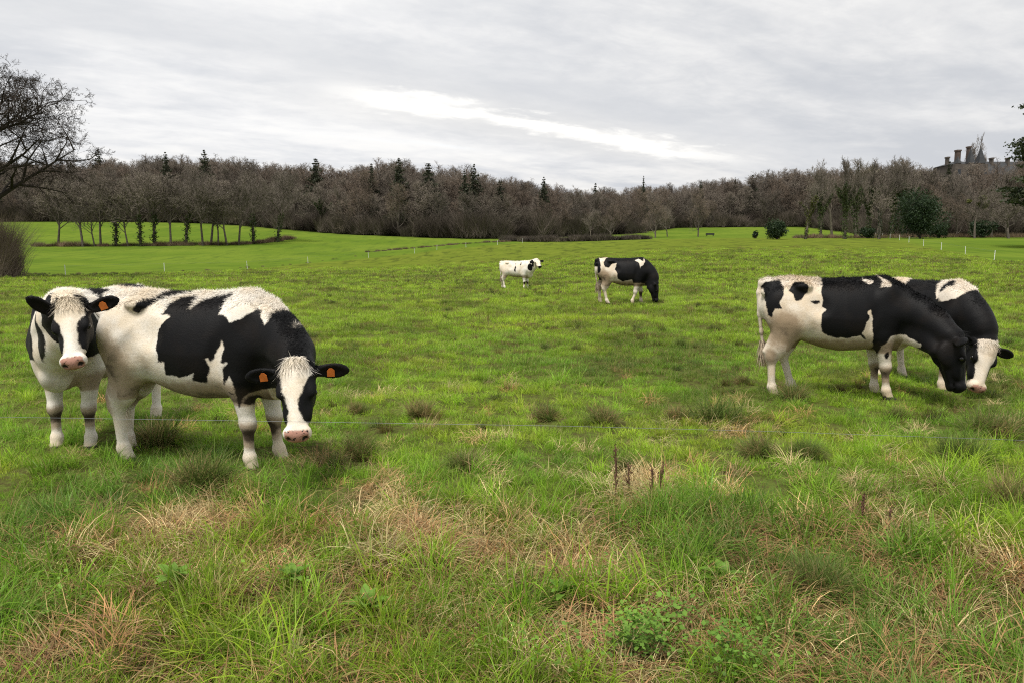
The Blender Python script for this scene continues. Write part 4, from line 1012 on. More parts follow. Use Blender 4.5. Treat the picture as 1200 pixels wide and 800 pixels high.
# single strand in front of the herd
wp = [at_depth(-260, 484, 4.62), at_depth(20, 488.5, 4.55), at_depth(400, 494.5, 4.50), at_depth(650, 498.5, 4.44), at_depth(900, 505, 4.36), at_depth(1200, 515.5, 4.20), at_depth(1460, 523, 4.10)]
wp = np.array(wp); tt_ = np.linspace(0, len(wp) - 1, 61); wpts = np.stack([np.interp(tt_, np.arange(len(wp)), wp[:, k]) for k in range(3)], -1)
o = link('fence_wire', wire_mesh('fence_wire', wpts, 0.0010, m_wire)); tag(o, 'single thin wire stretched across in front of the nearest cows', 'fence wire')
m_wpost = simple_mat('post_wood', (0.16, 0.12, 0.085, 1), 0.9, 0.1, 0.35, 9, bmp=0.4)
for q in (wpts[0], wpts[-1]):
    z_ = gz(q[0], q[1]); o = link('fence_post', seg_mesh('fence_post', [(Vector((0, 0, -0.3)), Vector((0, 0, q[2] - z_ + 0.14)), 0.045, 0.04, 0)], m_wpost, 8), loc=(q[0], q[1] + 0.045, z_)); tag(o, 'round wooden post holding the end of the wire', 'fence post', 'wire end posts')
# feed trough in the far meadow
m_tr = simple_mat('trough_metal', (0.03, 0.032, 0.03, 1), 0.6, 0.3, 0.2, 3)
g = ground_at(832, 215); tr_ = link('feed_trough', None, loc=g); tag(tr_, 'dark low feed trough standing in the middle meadow', 'trough')
boxes('basin', [(-1.1, 1.1, -0.45, -0.38, 0.35, 0.85), (-1.1, 1.1, 0.38, 0.45, 0.35, 0.85), (-1.1, -1.03, -0.378, 0.378, 0.35, 0.85), (1.03, 1.1, -0.378, 0.378, 0.35, 0.85), (-1.028, 1.028, -0.378, 0.378, 0.35, 0.41)], m_tr, tr_)
for sx in (-0.9, 0.9):
    for sy in (-0.35, 0.35): boxes('leg', [(sx - 0.05, sx + 0.05, sy - 0.05, sy + 0.05, -0.1, 0.348)], m_tr, tr_)
def loc_from_foot(px, D, S, heading, fx, fy, dz=-0.055):
    g = ground_at(px, D); c, s = math.cos(heading), math.sin(heading)
    x, y = g[0] - (fx * c - fy * s), g[1] - (fx * s + fy * c)
    zs = [gz(x + S * (a * c - b2 * s), y + S * (a * s + b2 * c)) for a in (-0.65, 0.48) for b2 in (-0.15, 0.15)]
    return (x, y, float(np.mean(zs)) + dz)
def far_patches(seed, level=0.0, zlo=0.72):
    def fn(L, V):
        n = fbm(L[:, 0] * 1.9 + seed, L[:, 2] * 1.9 + 0.8 * L[:, 1], seed, 2)
        return np.minimum(0.22 * (n + level), (L[:, 2] - zlo))
    return fn
R_ = math.radians
# cow with lowered head, standing broadside beside the wire
hB, SB = R_(-14), 0.945
locB = loc_from_foot(150, 5.66, SB, hB, -0.645 * SB, -0.155 * SB)
pB = at_depth(346, 425, 4.98); qB = at_depth(346, 518, 4.70)
patB = dict(off=0.26,
  black=[zm(120, 325, 5.333, [(155, 215), (200, 150), (300, 90), (345, 82), (430, 105), (360, 115), (290, 150), (240, 200), (190, 238)]),
         zm(120, 325, 5.333, [(335, 240), (345, 180), (420, 135), (500, 135), (480, 215), (505, 215), (540, 155), (640, 120), (720, 112), (700, 160), (680, 245), (750, 255), (775, 290), (830, 262)])
         + zm(240, 330, 4.0, [(160, 175), (215, 130), (240, 135), (245, 170), (275, 205), (300, 150), (345, 138), (390, 145), (410, 205), (480, 240), (700, 330), (700, 620), (420, 560), (340, 480), (320, 500), (240, 520), (180, 525), (150, 560), (140, 590), (136, 500), (137, 520)])
         + zm(120, 325, 5.333, [(820, 740), (650, 660), (610, 660), (550, 650), (580, 595), (490, 630), (450, 610), (400, 605), (400, 520), (360, 535), (360, 470), (330, 420), (330, 330), (395, 250)]),
         zm(240, 330, 4.0, [(168, 575), (180, 548), (205, 545), (203, 560), (180, 580)])],
  white=[zm(120, 325, 5.333, [(735, 395), (755, 440), (740, 530), (775, 535), (750, 570), (750, 670), (790, 610), (815, 650), (820, 745), (640, 670), (670, 560), (650, 500), (670, 495), (675, 530), (705, 470)])],
  fn=far_patches(4, 0.25), blaze_x=[-0.06, 0.01, 0.08, 0.16, 0.24, 0.32, 0.40], blaze_l=[0.02, 0.08, 0.088, 0.052, 0.020, 0.016, 0.04], blaze_r=[0.02, 0.08, 0.090, 0.078, 0.058, 0.042, 0.05], muz=0.385, thigh=1.0, headfrom=-0.03, mud=1.1)
make_cow(locB, hB, SB, pB, qB - pB, (0.12, -1, 0.35), [0.10, 0.02, -0.20, 0.03],
         'black and white cow standing broadside with head lowered, orange tags in both ears', patB, h=0.0115, hairs=34000, clean=True, belly=0.03, seed=2, headk=1.06)
# cow facing the camera behind it
hA, SA = R_(-92), 0.92
gA = ground_at(81, 5.9)
locA = loc_from_foot(84, 5.98, SA, hA, 0.485 * SA, 0.0)
pA = at_depth(80, 355, 5.30); qA = at_depth(82, 439, 4.98)
def fnA(L, V):
    n = 0.10 * fbm(L[:, 0] * 3, L[:, 2] * 3, 8, 2)
    sh = 0.27 - np.sqrt(((L[:, 0] - 0.66) / 1.15) ** 2 + (L[:, 2] - 1.0) ** 2) + n
    sh = np.minimum(sh, np.abs(L[:, 1]) - 0.045)
    sh = np.minimum(sh, L[:, 2] - 0.80)
    bk = np.minimum(0.2 * (fbm(L[:, 0] * 2.2 + 7, L[:, 1] * 2.5 + L[:, 2], 5, 2) + 0.1), L[:, 2] - 0.8)
    return np.maximum(sh, np.where(L[:, 0] < 0.25, bk, -0.1))
patA = dict(fn=fnA, thigh=0.9, blaze_x=[-0.06, 0.0, 0.05, 0.12, 0.20, 0.30, 0.40], blaze_l=[0.02, 0.07, 0.090, 0.085, 0.050, 0.042, 0.06], blaze_r=[0.03, 0.075, 0.090, 0.085, 0.050, 0.034, 0.05], muz=0.37, headfrom=-0.05)
make_cow(locA, hA, SA, pA, qA - pA, (0.0, -0.6, 1), [0.0, 0.02, 0.0, 0.1],
         'white-faced cow staring straight ahead, half hidden behind the broadside cow', patA, h=0.0115, hairs=34000, clean=True, seed=3, headk=1.02,
         ear_dir=((-0.15, 1, 0.12), (-0.35, -0.6, 0.75)), tags=(True, False))
# broadside grazing cow of the right-hand pair
hC, SC = R_(-8), 0.945
locC = loc_from_foot(910, 8.20, SC, hC, -0.645 * SC - 0.04, -0.155 * SC)
pC = at_depth(1124, 394, 7.62)
z4 = lambda pts: zm(870, 310, 4.705, pts)
z3 = lambda pts: zm(1000, 310, 4.705, pts)
patC = dict(off=0.27,
  black=[z4([(125, 130), (150, 105), (225, 90), (245, 130), (235, 165), (205, 215), (222, 245), (180, 240), (165, 290), (148, 285), (135, 200)]),
         z4([(262, 145), (300, 105), (350, 95), (378, 125), (370, 160), (330, 205), (295, 200), (285, 170)]),
         z4([(378, 200), (440, 190), (440, 215), (415, 225), (395, 228), (380, 212)]),
         z4([(470, 90), (480, 20), (900, 10), (1100, 60), (1300, 200), (1400, 700)]) + z3([(470, 700), (460, 470), (370, 465), (350, 430), (290, 392), (215, 395), (180, 440)])
         + z4([(770, 450), (755, 535), (742, 530), (732, 440), (650, 395), (580, 410), (500, 400), (445, 380), (438, 330), (435, 270), (460, 250), (440, 240), (445, 200), (445, 130)]),
         z4([(800, 500), (812, 488), (820, 505), (812, 528), (802, 522)])],
  white=[z4([(690, 262), (712, 245), (722, 290), (725, 345), (730, 440), (690, 430), (660, 380), (680, 320), (700, 290)]),
         z4([(782, 50), (800, 75), (845, 105), (830, 125), (780, 134), (808, 102)]), z4([(700, 88), (752, 95), (722, 112)])],
  fn=far_patches(6, 0.4), blaze_x=[0, 0.06, 0.12, 0.17, 0.2], blaze_l=[-0.1, 0.015, 0.03, 0.0, -0.1], blaze_r=[-0.1, 0.015, 0.03, 0.0, -0.1], muz=0, pink=0.0, thigh=1.05, headfrom=-0.05, mud=0.95)
make_cow(locC, hC, SC, pC, (0.16, -0.12, -1), (1, -0.1, 0.15), [0.03, 0.07, 0.24, -0.04],
         'broadside cow grazing with black head, white hindquarters with two black spots', patC, h=0.0125, hairs=26000, belly=0.03, seed=4, headk=1.15, tags=(False, False))
# its neighbour, facing this way behind it
hD, SD = R_(-76), 0.90
locD = loc_from_foot(1118, 8.50, SD, hD, 0.485 * SD, 0.0)
pD = at_depth(1161, 400, 8.05); qD = at_depth(1149, 466, 7.86)
def fnD(L, V):
    n = 0.05 * fbm(L[:, 0] * 4, L[:, 1] * 4 + L[:, 2] * 3, 12, 2)
    bl = np.minimum(L[:, 2] - 0.66, 0.3) + n
    wp = 0.24 - np.sqrt((L[:, 0] - 0.40) ** 2 * 1.3 + (L[:, 2] - 1.22) ** 2 * 1.3 + (L[:, 1] + 0.02) ** 2 * 0.6) + n
    oval = 0.075 - np.sqrt(((L[:, 0] - 0.36)) ** 2 + (L[:, 1] + 0.10) ** 2)
    wr = np.minimum(L[:, 2] - 1.20, -0.30 - L[:, 0]) + n
    out = np.minimum(np.minimum(bl, -wp), -wr)
    return np.maximum(out, np.where(L[:, 2] > 1.1, oval, -1))
patD = dict(fn=fnD, blaze_x=[0, 0.08, 0.16, 0.24, 0.32, 0.40], blaze_l=[0.085, 0.088, 0.07, 0.045, 0.045, 0.06], blaze_r=[0.09, 0.095, 0.085, 0.07, 0.06, 0.06], muz=0.39, headfrom=0.0)
make_cow(locD, hD, SD, pD, qD - pD, (0.15, -0.95, 0.30), [0.02, 0.0, 0.1, 0.0],
         'grazing cow with white blazed face, standing behind the cow with two rump spots', patD, h=0.0125, hairs=20000, seed=5, headk=1.2, tags=(False, False))
# grazing cow farther out
hE, SE = R_(-4), 0.955
gE = ground_at(697, 21.8)
cE = ground_at(697 + 0.90 * SE / 21.8 * 900, 21.8); locE = (cE[0], cE[1], cE[2] - 0.03)
pE = at_depth(770, 332, 21.55)
z5 = lambda pts: zm(685, 285, 10.0, pts)
patE = dict(off=0.27,
  black=[z5([(100, 270), (105, 180), (150, 160), (175, 180), (190, 230), (185, 340), (155, 360), (150, 280), (125, 285)]),
         z5([(335, 145), (340, 90), (700, 120), (860, 200), (1100, 480), (1100, 760), (900, 760), (770, 540), (720, 480), (650, 465), (575, 470), (560, 430), (450, 450), (390, 420), (385, 360), (350, 310), (378, 240), (330, 245), (290, 290), (240, 285), (220, 230), (260, 180)])],
  white=[z5([(600, 205), (640, 190), (690, 215), (705, 175), (715, 210), (690, 260), (660, 270), (650, 300), (645, 240)])],
  fn=far_patches(9, 0.4), blaze_x=[0, 0.4], blaze_l=[-0.1, -0.1], blaze_r=[-0.1, -0.1], muz=0, pink=0.0, thigh=1.0, headfrom=-0.05, mud=1.1)
make_cow(locE, hE, SE, pE, (0.12, -0.1, -1), (1, -0.05, 0.12), [0.05, -0.24, -0.04, 0.16],
         'mostly black cow grazing alone farther out, white patch on its rump top', patE, h=0.019, hairs=6000, belly=0.02, seed=6, headk=1.1, tags=(False, False), tail_y=0.0)
# pale heifer with its head up
hF, SF = R_(-20), 0.88
cF = ground_at(606, 33.0); locF = (cF[0], cF[1], cF[2] - 0.03)
pF = at_depth(629, 304.5, 32.45)
def spots(L, V):
    n = vnoise(L[:, 0] * 9, L[:, 2] * 9 + L[:, 1] * 2, 14)
    zone = np.exp(-((L[:, 0] - 0.10) / 0.30) ** 2 - ((L[:, 2] - 0.98) / 0.25) ** 2)
    s = 0.06 * (n - 1.0 + 0.52 * zone)
    nk = 0.16 - np.sqrt(((L[:, 0] - 0.66) * 1.4) ** 2 + (L[:, 2] - 0.98) ** 2)
    kn = 0.055 - np.sqrt((L[:, 0] - 0.40) ** 2 + (L[:, 2] - 0.30) ** 2)
    return np.maximum(np.maximum(s, nk), kn)
patF = dict(fn=spots, blaze_x=[0, 0.14, 0.16, 0.22, 0.24, 0.40], blaze_l=[0.3, 0.3, 0.085, 0.085, 0.3, 0.3], blaze_r=[0.3, 0.3, 0.085, 0.085, 0.3, 0.3], muz=0.45, cheek=0.0, pink=0, darknose=True, thigh=0.5, mud=0.85, ear=0.1)
make_cow(locF, hF, SF, pF, (0.30, -0.85, -0.55), (0, -0.4, 1), [0.06, -0.02, -0.12, 0.10],
         'pale cream-white cow flecked with small black spots, head up', patF, h=0.018, hairs=6000, clean=True, seed=7, headk=1.08, tags=(False, False))
# ------------------------------------------------------------------ grass
def grass_mat(name, rough=0.42, tr=0.50):
    m, nt_, b, out = mat_new(name)
    ti = attr(b, 'tint', 'INSTANCER', 'Color'); br = attr(b, 'br'); tl = attr(b, 'tl')
    c = b.mix(1.0, ti, b.rgb(b.rng(br, 0, 1, 0.62, 1.35, False)), 'MULTIPLY')
    dead = b.rng(b.m('FRACT', b.m('MULTIPLY', br, 7.31)), 0.80, 0.86)
    c = b.mix(b.m('MULTIPLY', dead, 0.65), c, (0.42, 0.34, 0.15))
    c = b.mix(b.m('MULTIPLY', b.rng(tl, 0.75, 1.0), 0.35), c, (0.42, 0.38, 0.14))     # dry tips
    p = principled(b, c, rough, 0.2); t = b.n('ShaderNodeBsdfTranslucent'); nt_.links.new(c, t.inputs[0])
    ms = b.n('ShaderNodeMixShader'); ms.inputs[0].default_value = tr; nt_.links.new(p, ms.inputs[1]); nt_.links.new(t.outputs[0], ms.inputs[2])
    nt_.links.new(ms.outputs[0], out.inputs[0]); return m
m_grass = grass_mat('grass_blades'); m_straw = grass_mat('dead_grass_blades', 0.6, 0.22)
def clump(seed, n, rad, l0, l1, w_, bend, lean, mat, seg=3, comb=0.0):
    rg = np.random.default_rng(seed)
    r = rad * np.sqrt(rg.random(n)); a = rg.random(n) * 6.283; base = np.stack([r * np.cos(a), r * np.sin(a), np.full(n, -0.01)], -1)
    az = a + rg.normal(0, 1.2, n); dirh = np.stack([np.cos(az) + comb, np.sin(az), np.zeros(n)], -1); dirh /= np.maximum(np.linalg.norm(dirh, axis=1), 1e-3)[:, None]
    L = rg.uniform(l0, l1, n); le = np.abs(rg.normal(lean, 0.25, n)); be = np.abs(rg.normal(bend, bend * 0.5, n))
    side = np.cross(dirh, np.array((0, 0, 1.0))); tw = rg.normal(0, 0.5, n)[:, None]; side = side + dirh * tw; side /= np.linalg.norm(side, axis=1)[:, None]
    ww = w_ * rg.uniform(0.6, 1.3, n)[:, None]
    rows = []; p = base.copy(); ang = le.copy()
    for k in range(seg + 1):
        t = k / seg
        wk = ww * (1 - t ** 1.6) * (0.75 + 0.5 * min(t * 3, 1))
        rows.append((p - side * wk, p + side * wk) if k < seg else (p,))
        st = (L / seg)[:, None] * (dirh * np.sin(ang)[:, None] + np.array((0, 0, 1.0)) * np.cos(ang)[:, None]); p = p + st; ang = ang + be / seg
        p[:, 2] = np.maximum(p[:, 2], 0.004)
    V = np.concatenate([x for r_ in rows for x in r_]); I = np.arange(n); Q = []; 
    for k in range(seg - 1): o0 = 2 * k * n; Q.append(np.stack([I + o0, I + o0 + n, I + o0 + 3 * n, I + o0 + 2 * n], -1))
    o0 = 2 * (seg - 1) * n; T = np.stack([I + o0, I + o0 + n, I + o0 + 2 * n], -1)
    me_ = mesh_np('grass_clump', V, [np.concatenate(Q), T], [mat], True)
    br = rg.random(n); fattr(me_, 'br', np.tile(br, 2 * seg + 1)); fattr(me_, 'tl', np.concatenate([np.full(n * len(r_), k / seg) for k, r_ in enumerate(rows)])); return me_
PRO = []
TURF = [len(PRO) + i for i in range(4)]; PRO += [clump(10 + i, 95, 0.15, 0.035, 0.10, 0.0024, 0.9, 0.35, m_grass) for i in range(4)]
MEDG = [len(PRO) + i for i in range(4)]; PRO += [clump(20 + i, 85, 0.13, 0.08, 0.20, 0.0026, 1.2, 0.35, m_grass, 4, 0.25) for i in range(4)]
LONG = [len(PRO) + i for i in range(4)]; PRO += [clump(30 + i, 95 if i < 2 else 60, 0.10, 0.16, 0.38, 0.0024 if i < 2 else 0.0034, 1.7, 0.30, m_grass, 5, 0.45) for i in range(4)]
STRW = [len(PRO) + i for i in range(4)]; PRO += [clump(40 + i, 80, 0.12, 0.14, 0.36, 0.0020, 2.2, 0.55, m_straw, 5, 0.6) for i in range(4)]
MATT = [len(PRO) + i for i in range(3)]; PRO += [clump(50 + i, 70, 0.16, 0.10, 0.30, 0.0022, 1.2, 1.15, m_straw, 4, 0.5) for i in range(3)]
TUSS = [len(PRO) + i for i in range(3)]; PRO += [clump(60 + i, 130, 0.08, 0.14, 0.34, 0.0024, 1.1, 0.45, m_grass, 4, 0.0) for i in range(3)]
FART = [len(PRO) + i for i in range(3)]; PRO += [clump(70 + i, 70, 0.17, 0.03, 0.075, 0.0045, 0.8, 0.4, m_grass, 2) for i in range(3)]
def gpx(px, py):
    d = ray(px, py); t = -CAMZ / d[2]; return (d[0] * t, d[1] * t)
def mask(spots, X, Y):
    s = np.zeros(len(X))
    for px, py, rx, ry, a in spots:
        gx_, gy_ = gpx(px, py); x1_, _ = gpx(px + rx, py); _, y1_ = gpx(px, py - ry)
        s = np.maximum(s, a * np.exp(-((X - gx_) / max(x1_ - gx_, .02)) ** 2 - ((Y - gy_) / max(y1_ - gy_, .02)) ** 2))
    return s
STRAW_SPOTS = [(420, 590, 38, 22, 1.1), (395, 605, 25, 12, 0.9), (495, 622, 60, 26, 1.2), (575, 650, 50, 30, 1.1), (655, 655, 55, 40, 1.1), (205, 622, 45, 36, .95), (235, 605, 25, 25, .9), (115, 660, 60, 14, .5), (340, 665, 35, 16, .9), (1175, 675, 45, 30, .9), (905, 690, 40, 25, .6), (1070, 600, 90, 14, .6), (690, 740, 90, 40, .5), (830, 745, 60, 40, .55), (560, 740, 80, 14, .4), (130, 760, 110, 14, .35), (1050, 570, 70, 12, .5), (840, 500, 40, 10, .8), (755, 575, 60, 18, .75), (985, 560, 40, 12, .5), (470, 690, 40, 20, .5), (1110, 720, 50, 20, .45), (30, 790, 70, 14, .45), (250, 640, 60, 40, .5)]
GREEN_SPOTS = [(250, 560, 120, 30, 1), (60, 600, 90, 40, 1), (350, 700, 70, 40, 1), (640, 545, 120, 18, .9), (820, 650, 80, 50, .8), (1080, 690, 90, 40, .8), (600, 720, 60, 30, .7), (1000, 760, 150, 40, .7), (430, 640, 50, 25, .8), (740, 770, 60, 30, 1), (330, 740, 80, 40, 1), (850, 435, 60, 8, 1), (160, 330, 200, 6, .6)]
TUSS_SPOTS = [(640, 490, 15, 8), (706, 498, 16, 7), (490, 488, 15, 8), (1130, 545, 24, 14), (840, 497, 26, 7), (930, 470, 15, 8), (798, 410, 7, 5), (185, 520, 26, 12), (420, 482, 8, 6), (890, 538, 20, 9), (945, 540, 18, 7), (795, 490, 14, 6), (425, 530, 22, 9), (545, 548, 18, 8), (955, 690, 30, 22), (1160, 510, 25, 8), (870, 452, 9, 4), (1050, 490, 10, 4), (730, 555, 12, 6), (1190, 600, 30, 14), (240, 575, 30, 16), (395, 545, 12, 8)]
rgn = np.random.default_rng(42)
PP, RR, SS, II, TT_ = [], [], [], [], []
GREENS = np.array([(0.42, 0.54, 0.048), (0.33, 0.53, 0.038), (0.22, 0.42, 0.036), (0.17, 0.32, 0.050), (0.33, 0.36, 0.06)])
STRAWS = np.array([(0.66, 0.51, 0.27), (0.60, 0.41, 0.19), (0.52, 0.29, 0.13), (0.50, 0.42, 0.21), (0.38, 0.26, 0.13)])
def add_pts(X, Y, kinds, S_, tint, tilt=0.18, spin=None):
    n = len(X); Z = terrain(X, Y)
    PP.append(np.stack([X, Y, Z - 0.004], -1)); az = rgn.random(n) * 6.283 if spin is None else spin
    RR.append(np.stack([rgn.normal(0, tilt, n), rgn.normal(0, tilt, n), az], -1)); SS.append(np.repeat(np.asarray(S_)[:, None], 3, 1)); II.append(kinds); TT_.append(tint)
def frust(n, y0, y1, powr=1.0):
    Y = np.sqrt(rgn.random(n) * (y1 * y1 - y0 * y0) + y0 * y0); X = rgn.uniform(-1, 1, n) * (0.70 * Y + 0.9); return X, Y
def pick(tab, n): return np.array(tab)[rgn.integers(0, len(tab), n)]
def green_tint(X, Y, n):
    f = fbm(X / 1.3, Y / 1.3, 51, 3) * 1.1 + rgn.normal(0, 0.22, n); g_ = mask(GREEN_SPOTS, X, Y)
    k = np.clip((f + 0.9 + g_ * 0.5) / 1.8, 0, 0.999) * 3; i = k.astype(int); a = (k - i)[:, None]
    c = GREENS[i] * (1 - a) + GREENS[np.minimum(i + 1, 3)] * a
    yl = (smooth(8, 20, Y) * 0.45)[:, None]; c = c * (1 - yl) + np.array((0.43, 0.58, 0.046)) * yl
    dk = 1 - 0.36 * smooth(0.05, 0.50, fbm(X / 2.1 + 9, Y / 2.1, 61, 3)) * smooth(5, 9, Y); dk = dk * (1 - 0.2 * (1 - smooth(4, 6, Y)))
    c = c * (rgn.uniform(0.60, 1.25, n) * dk)[:, None]
    sz_ = 0.42 + 0.018 * Y; cl_ = (smooth(0.12, 0.42, fbm(X / sz_, Y / sz_, 141, 3)) * smooth(5.5, 9, Y) * 0.8 * rgn.uniform(0.5, 1.0, n))[:, None]
    c = c * (1 - cl_) + np.where(rgn.random(n)[:, None] < 0.32, np.array((0.125, 0.100, 0.040)), np.array((0.075, 0.115, 0.024))) * cl_
    return c
# 1. rough sward in front of the wire
for (y0, y1, dens) in ((1.2, 2.4, 70), (2.4, 4.2, 120), (4.2, 6.5, 105), (6.5, 9.5, 85)):
    n = int(dens * 0.70 * (y1 * y1 - y0 * y0)); X, Y = frust(n, y0, y1)
    rough = 1 - smooth(3.9, 5.3, Y + 0.7 * fbm(X / 1.1, Y / 1.1, 71, 2))
    st = mask(STRAW_SPOTS, X, Y) + 0.55 * np.clip(fbm(X / 0.8, Y / 0.8, 81, 3), 0, 1) * (0.35 + 0.65 * rough) * 0.75 + 0.02
    u_ = rgn.random(n); isS = u_ < np.clip(st, 0, 0.92)
    lg = np.clip(0.30 + 0.8 * fbm(X / 0.6, Y / 0.6, 91, 2), 0.02, 0.8) * (0.12 + 0.88 * rough)
    v_ = rgn.random(n); kind = pick(TURF, n)
    kind = np.where(v_ < lg, pick(LONG, n), np.where(v_ < lg + 0.25 + 0.35 * rough, pick(MEDG, n), kind))
    ks = np.where(rgn.random(n) < 0.62, pick(STRW, n), pick(MATT, n)); kind = np.where(isS, ks, kind)
    tint = green_tint(X, Y, n); tint[isS] = STRAWS[rgn.integers(0, 5, isS.sum())] * rgn.uniform(0.75, 1.2, isS.sum())[:, None]
    comb = fbm(X / 0.9, Y / 0.9, 101, 2) * 4.5
    add_pts(X, Y, kind, rgn.uniform(0.65, 1.15, n) * (0.72 + 0.28 * rough) * (0.84 + 0.16 * smooth(2.6, 3.8, Y)), tint, 0.2, comb + rgn.normal(0, 0.7, n))
X, Y = frust(650, 1.2, 4.4); n = len(X)
add_pts(X, Y, pick(MATT, n), rgn.uniform(0.8, 1.3, n), np.array((0.42, 0.24, 0.11)) * rgn.uniform(0.35, 1.0, n)[:, None], 0.12)
# 2. grazed turf behind the wire
for (y0, y1, dens, s0, far) in ((9.5, 15, 60, 1.0, 0), (15, 26, 26, 1.35, 0), (26, 45, 10, 1.9, 1), (45, 115, 3.2, 3.0, 1)):
    n = int(dens * 0.70 * (y1 * y1 - y0 * y0)); X, Y = frust(n, y0, y1)
    keep = (beyond_left(X, Y) < -1) & (beyond_right(X, Y) < 0) & (rgn.random(n) > smooth(50, 112, Y)); X, Y = X[keep], Y[keep]; n = len(X)
    kind = pick(FART if far else TURF, n)
    if not far: kind = np.where(rgn.random(n) < 0.10, pick(MEDG, n), kind)
    tint = green_tint(X, Y, n); dd = rgn.random(n) < 0.10; tint[dd] = np.array((0.22, 0.17, 0.065)) * rgn.uniform(0.7, 1.2, dd.sum())[:, None]
    add_pts(X, Y, kind, rgn.uniform(0.75, 1.2, n) * s0 * np.where(kind >= MEDG[0], np.where(kind <= MEDG[-1], 0.6, 1), 1), tint, 0.15)
# 3. rank dark tufts dotted over the pasture
n = 30000; X, Y = frust(n, 6.5, 75); kp = rgn.random(n) < smooth(-0.15, 0.6, fbm(X / 1.1, Y / 1.1, 131, 3)); X, Y = X[kp], Y[kp]; n = len(X)
add_pts(X, Y, pick(TUSS, n), rgn.uniform(0.22, 0.55, n) * (1 + 0.015 * Y), np.array((0.070, 0.100, 0.022)) * rgn.uniform(0.4, 1.5, n)[:, None] * np.where(rgn.random(n)[:, None] < 0.3, np.array((1.6, 0.9, 1.0)), 1.0), 0.25)
# 4. the bigger tussocks
for px, py, rx, ry in TUSS_SPOTS:
    gx_, gy_ = gpx(px, py); x1_, _ = gpx(px + rx, py); r_ = x1_ - gx_; n = 9
    a = rgn.random(n) * 6.283; q = r_ * 0.6 * np.sqrt(rgn.random(n)); X = gx_ + q * np.cos(a); Y = gy_ + 0.8 * q * np.sin(a)
    t = np.where(rgn.random(n)[:, None] < 0.3, np.array((0.32, 0.24, 0.11)), np.array((0.13, 0.19, 0.04))) * rgn.uniform(0.8, 1.3, n)[:, None]
    add_pts(X, Y, pick(TUSS, n), rgn.uniform(0.65, 1.0, n) * np.clip(r_ / 0.14, 0.6, 1.35), t, 0.3)
scatter('grass', np.concatenate(PP), np.concatenate(RR), np.concatenate(SS), np.concatenate(II), PRO, np.concatenate(TT_), label='rough pasture grass, green with straw-coloured dead tufts', cat='grass')

# ---- low herbs among the grass
m_herb = leaf_mat('herb_leaves', (0.130, 0.250, 0.034), (0.180, 0.310, 0.042), 0.35)
def herb_patch(name, spots, size, label, seed):
    rg = np.random.default_rng(seed); C = []
    for px, py, rx, n in spots:
        gx_, gy_ = gpx(px, py); x1_, _ = gpx(px + rx, py); r_ = x1_ - gx_
        X = gx_ + rg.normal(0, r_ * 0.5, n); Y = gy_ + rg.normal(0, r_ * 0.4, n); C.append(np.stack([X, Y, terrain(X, Y) + rg.uniform(0.03, 0.20, n)], -1))
    C = np.concatenate(C); n = len(C); a = rg.random(n) * 6.283; d = np.stack([np.cos(a), np.sin(a), rg.normal(0, 0.35, n)], -1); s = np.stack([-np.sin(a), np.cos(a), rg.normal(0, 0.35, n)], -1); L = size * rg.uniform(0.6, 1.4, n)[:, None]
    V = np.concatenate([C, C + d * L * 0.45 + s * L * 0.38, C + d * L, C + d * L * 0.45 - s * L * 0.38]); I = np.arange(n)
    tag(link(name, mesh_np(name, V, np.stack([I, I + n, I + 2 * n, I + 3 * n], -1), [m_herb], False)), label, 'herbs', kind='stuff')
herb_patch('ground_herbs', [(745, 768, 45, 700), (860, 788, 50, 450), (790, 740, 40, 200), (60, 735, 50, 60), (330, 700, 40, 70), (690, 690, 30, 50), (640, 792, 60, 160)], 0.020, 'small-leaved green herbs creeping among the long grass', 3)
def leaf_shape(L, W, curl):
    t = np.linspace(0, 1, 6); w_ = W * np.sin(np.pi * np.clip(t * 0.92 + 0.06, 0, 1)) ** 0.8; zc = L * (0.55 * t - curl * t * t); V = []
    for i in range(6): V += [(t[i] * L, -w_[i], zc[i] + 0.25 * w_[i]), (t[i] * L, 0, zc[i]), (t[i] * L, w_[i], zc[i] + 0.25 * w_[i])]
    F = [];
    for i in range(5):
        for k in (0, 1): F.append((3 * i + k, 3 * i + k + 1, 3 * i + k + 4, 3 * i + k + 3))
    return mesh_np('leaf', V, np.array(F), [m_herb], True)
LEAF = [leaf_shape(0.17, 0.034, 0.55), leaf_shape(0.13, 0.03, 0.3)]
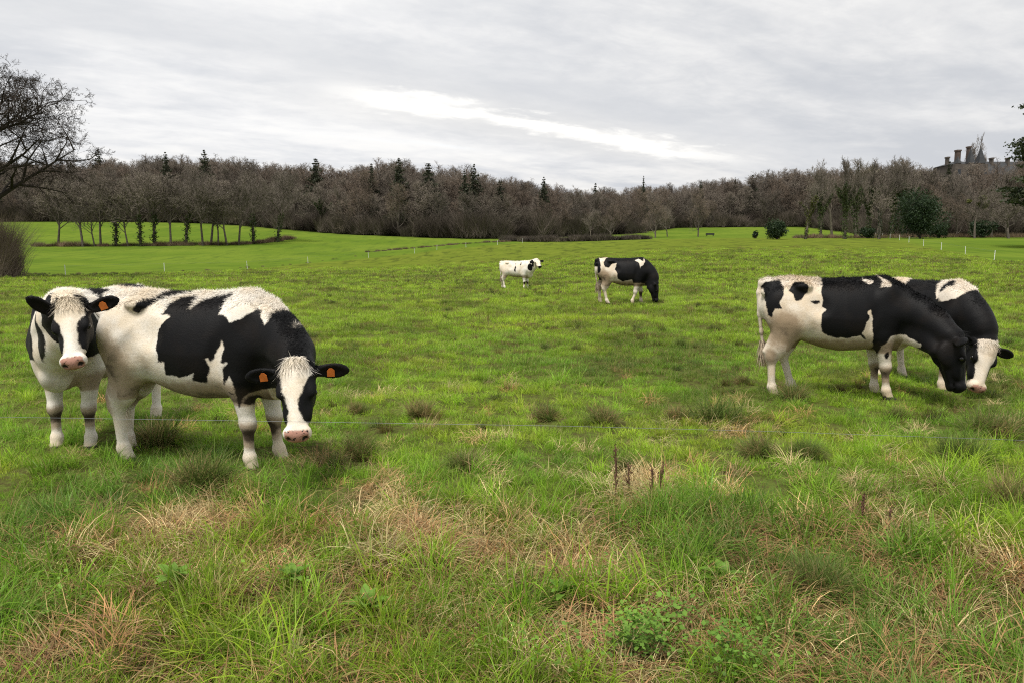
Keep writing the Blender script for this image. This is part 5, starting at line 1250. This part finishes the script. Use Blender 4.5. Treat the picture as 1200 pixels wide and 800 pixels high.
for i, (px, py, sc_, lab) in enumerate([(430, 715, 1.0, 'broad-leaved dock plant growing out of the long grass in front of the lowered head'), (205, 700, 0.9, 'broad-leaved weed in the long grass below the pair of left cows'), (345, 695, 0.85, 'pale green broad-leaved weed rosette near the dock plant'), (845, 690, 1.0, 'broad-leaved weed beside the tall blue-green tuft'), (660, 705, 0.8, 'broad-leaved weed at the foot of the straw tufts')]):
    gx_, gy_ = gpx(px, py); pl = link('broadleaf_weed', None, loc=(gx_, gy_, gz(gx_, gy_) + 0.05), rot=(0, 0, i)); pl.scale = (sc_ * 0.72,) * 3; tag(pl, lab, 'weed')
    for k in range(9):
        lf = link('leaf', LEAF[k % 2], pl); lf.rotation_euler = (0.2 * math.sin(k * 3.0), -0.45 + 0.35 * math.sin(k * 1.7), k * 2.4)
m_dead = simple_mat('dead_stalk', (0.135, 0.075, 0.050, 1), 0.9, 0.1, 0.3, 30)
for i, (px, py, hgt, lab) in enumerate([(721, 590, 0.36, 'tallest dark dead weed stalk standing out of the mid-field grass'), (737, 585, 0.22, 'short dead weed stalk beside the tallest stalk'), (762, 595, 0.24, 'bushy rust-brown dead weed stalk'), (772, 588, 0.22, 'thin dead weed stalk behind the bushy rust-brown one'), (1010, 612, 0.16, 'crooked dark dead twig alone in the short grass'), (1042, 622, 0.12, 'stubby dead stem right of the crooked twig')]):
    gx_, gy_ = gpx(px, py); rg = random.Random(i + 50); st = link('dead_weed_stalk', None, loc=(gx_, gy_, gz(gx_, gy_))); tag(st, lab, 'dead weed')
    S = grow_tree(900 + i, hgt * 1.25, trunk_frac=0.3, spread=0.3, levels=1, nkids=(9,), r0=0.0035, up=0.3, wob=0.08, len0=0.25)
    link('stem', seg_mesh('stem', S, m_dead, 4, 0.0016), st)
    rn = np.random.default_rng(i); n = 80; ends = np.array([s[1][:] for s in S]); C = ends[rn.integers(0, len(ends), n)] + rn.normal(0, 0.010, (n, 3))
    link('seed_head', leaf_cloud('seed_head', C[C[:, 2] > hgt * 0.3], 0.0065, m_dead, rn), st)
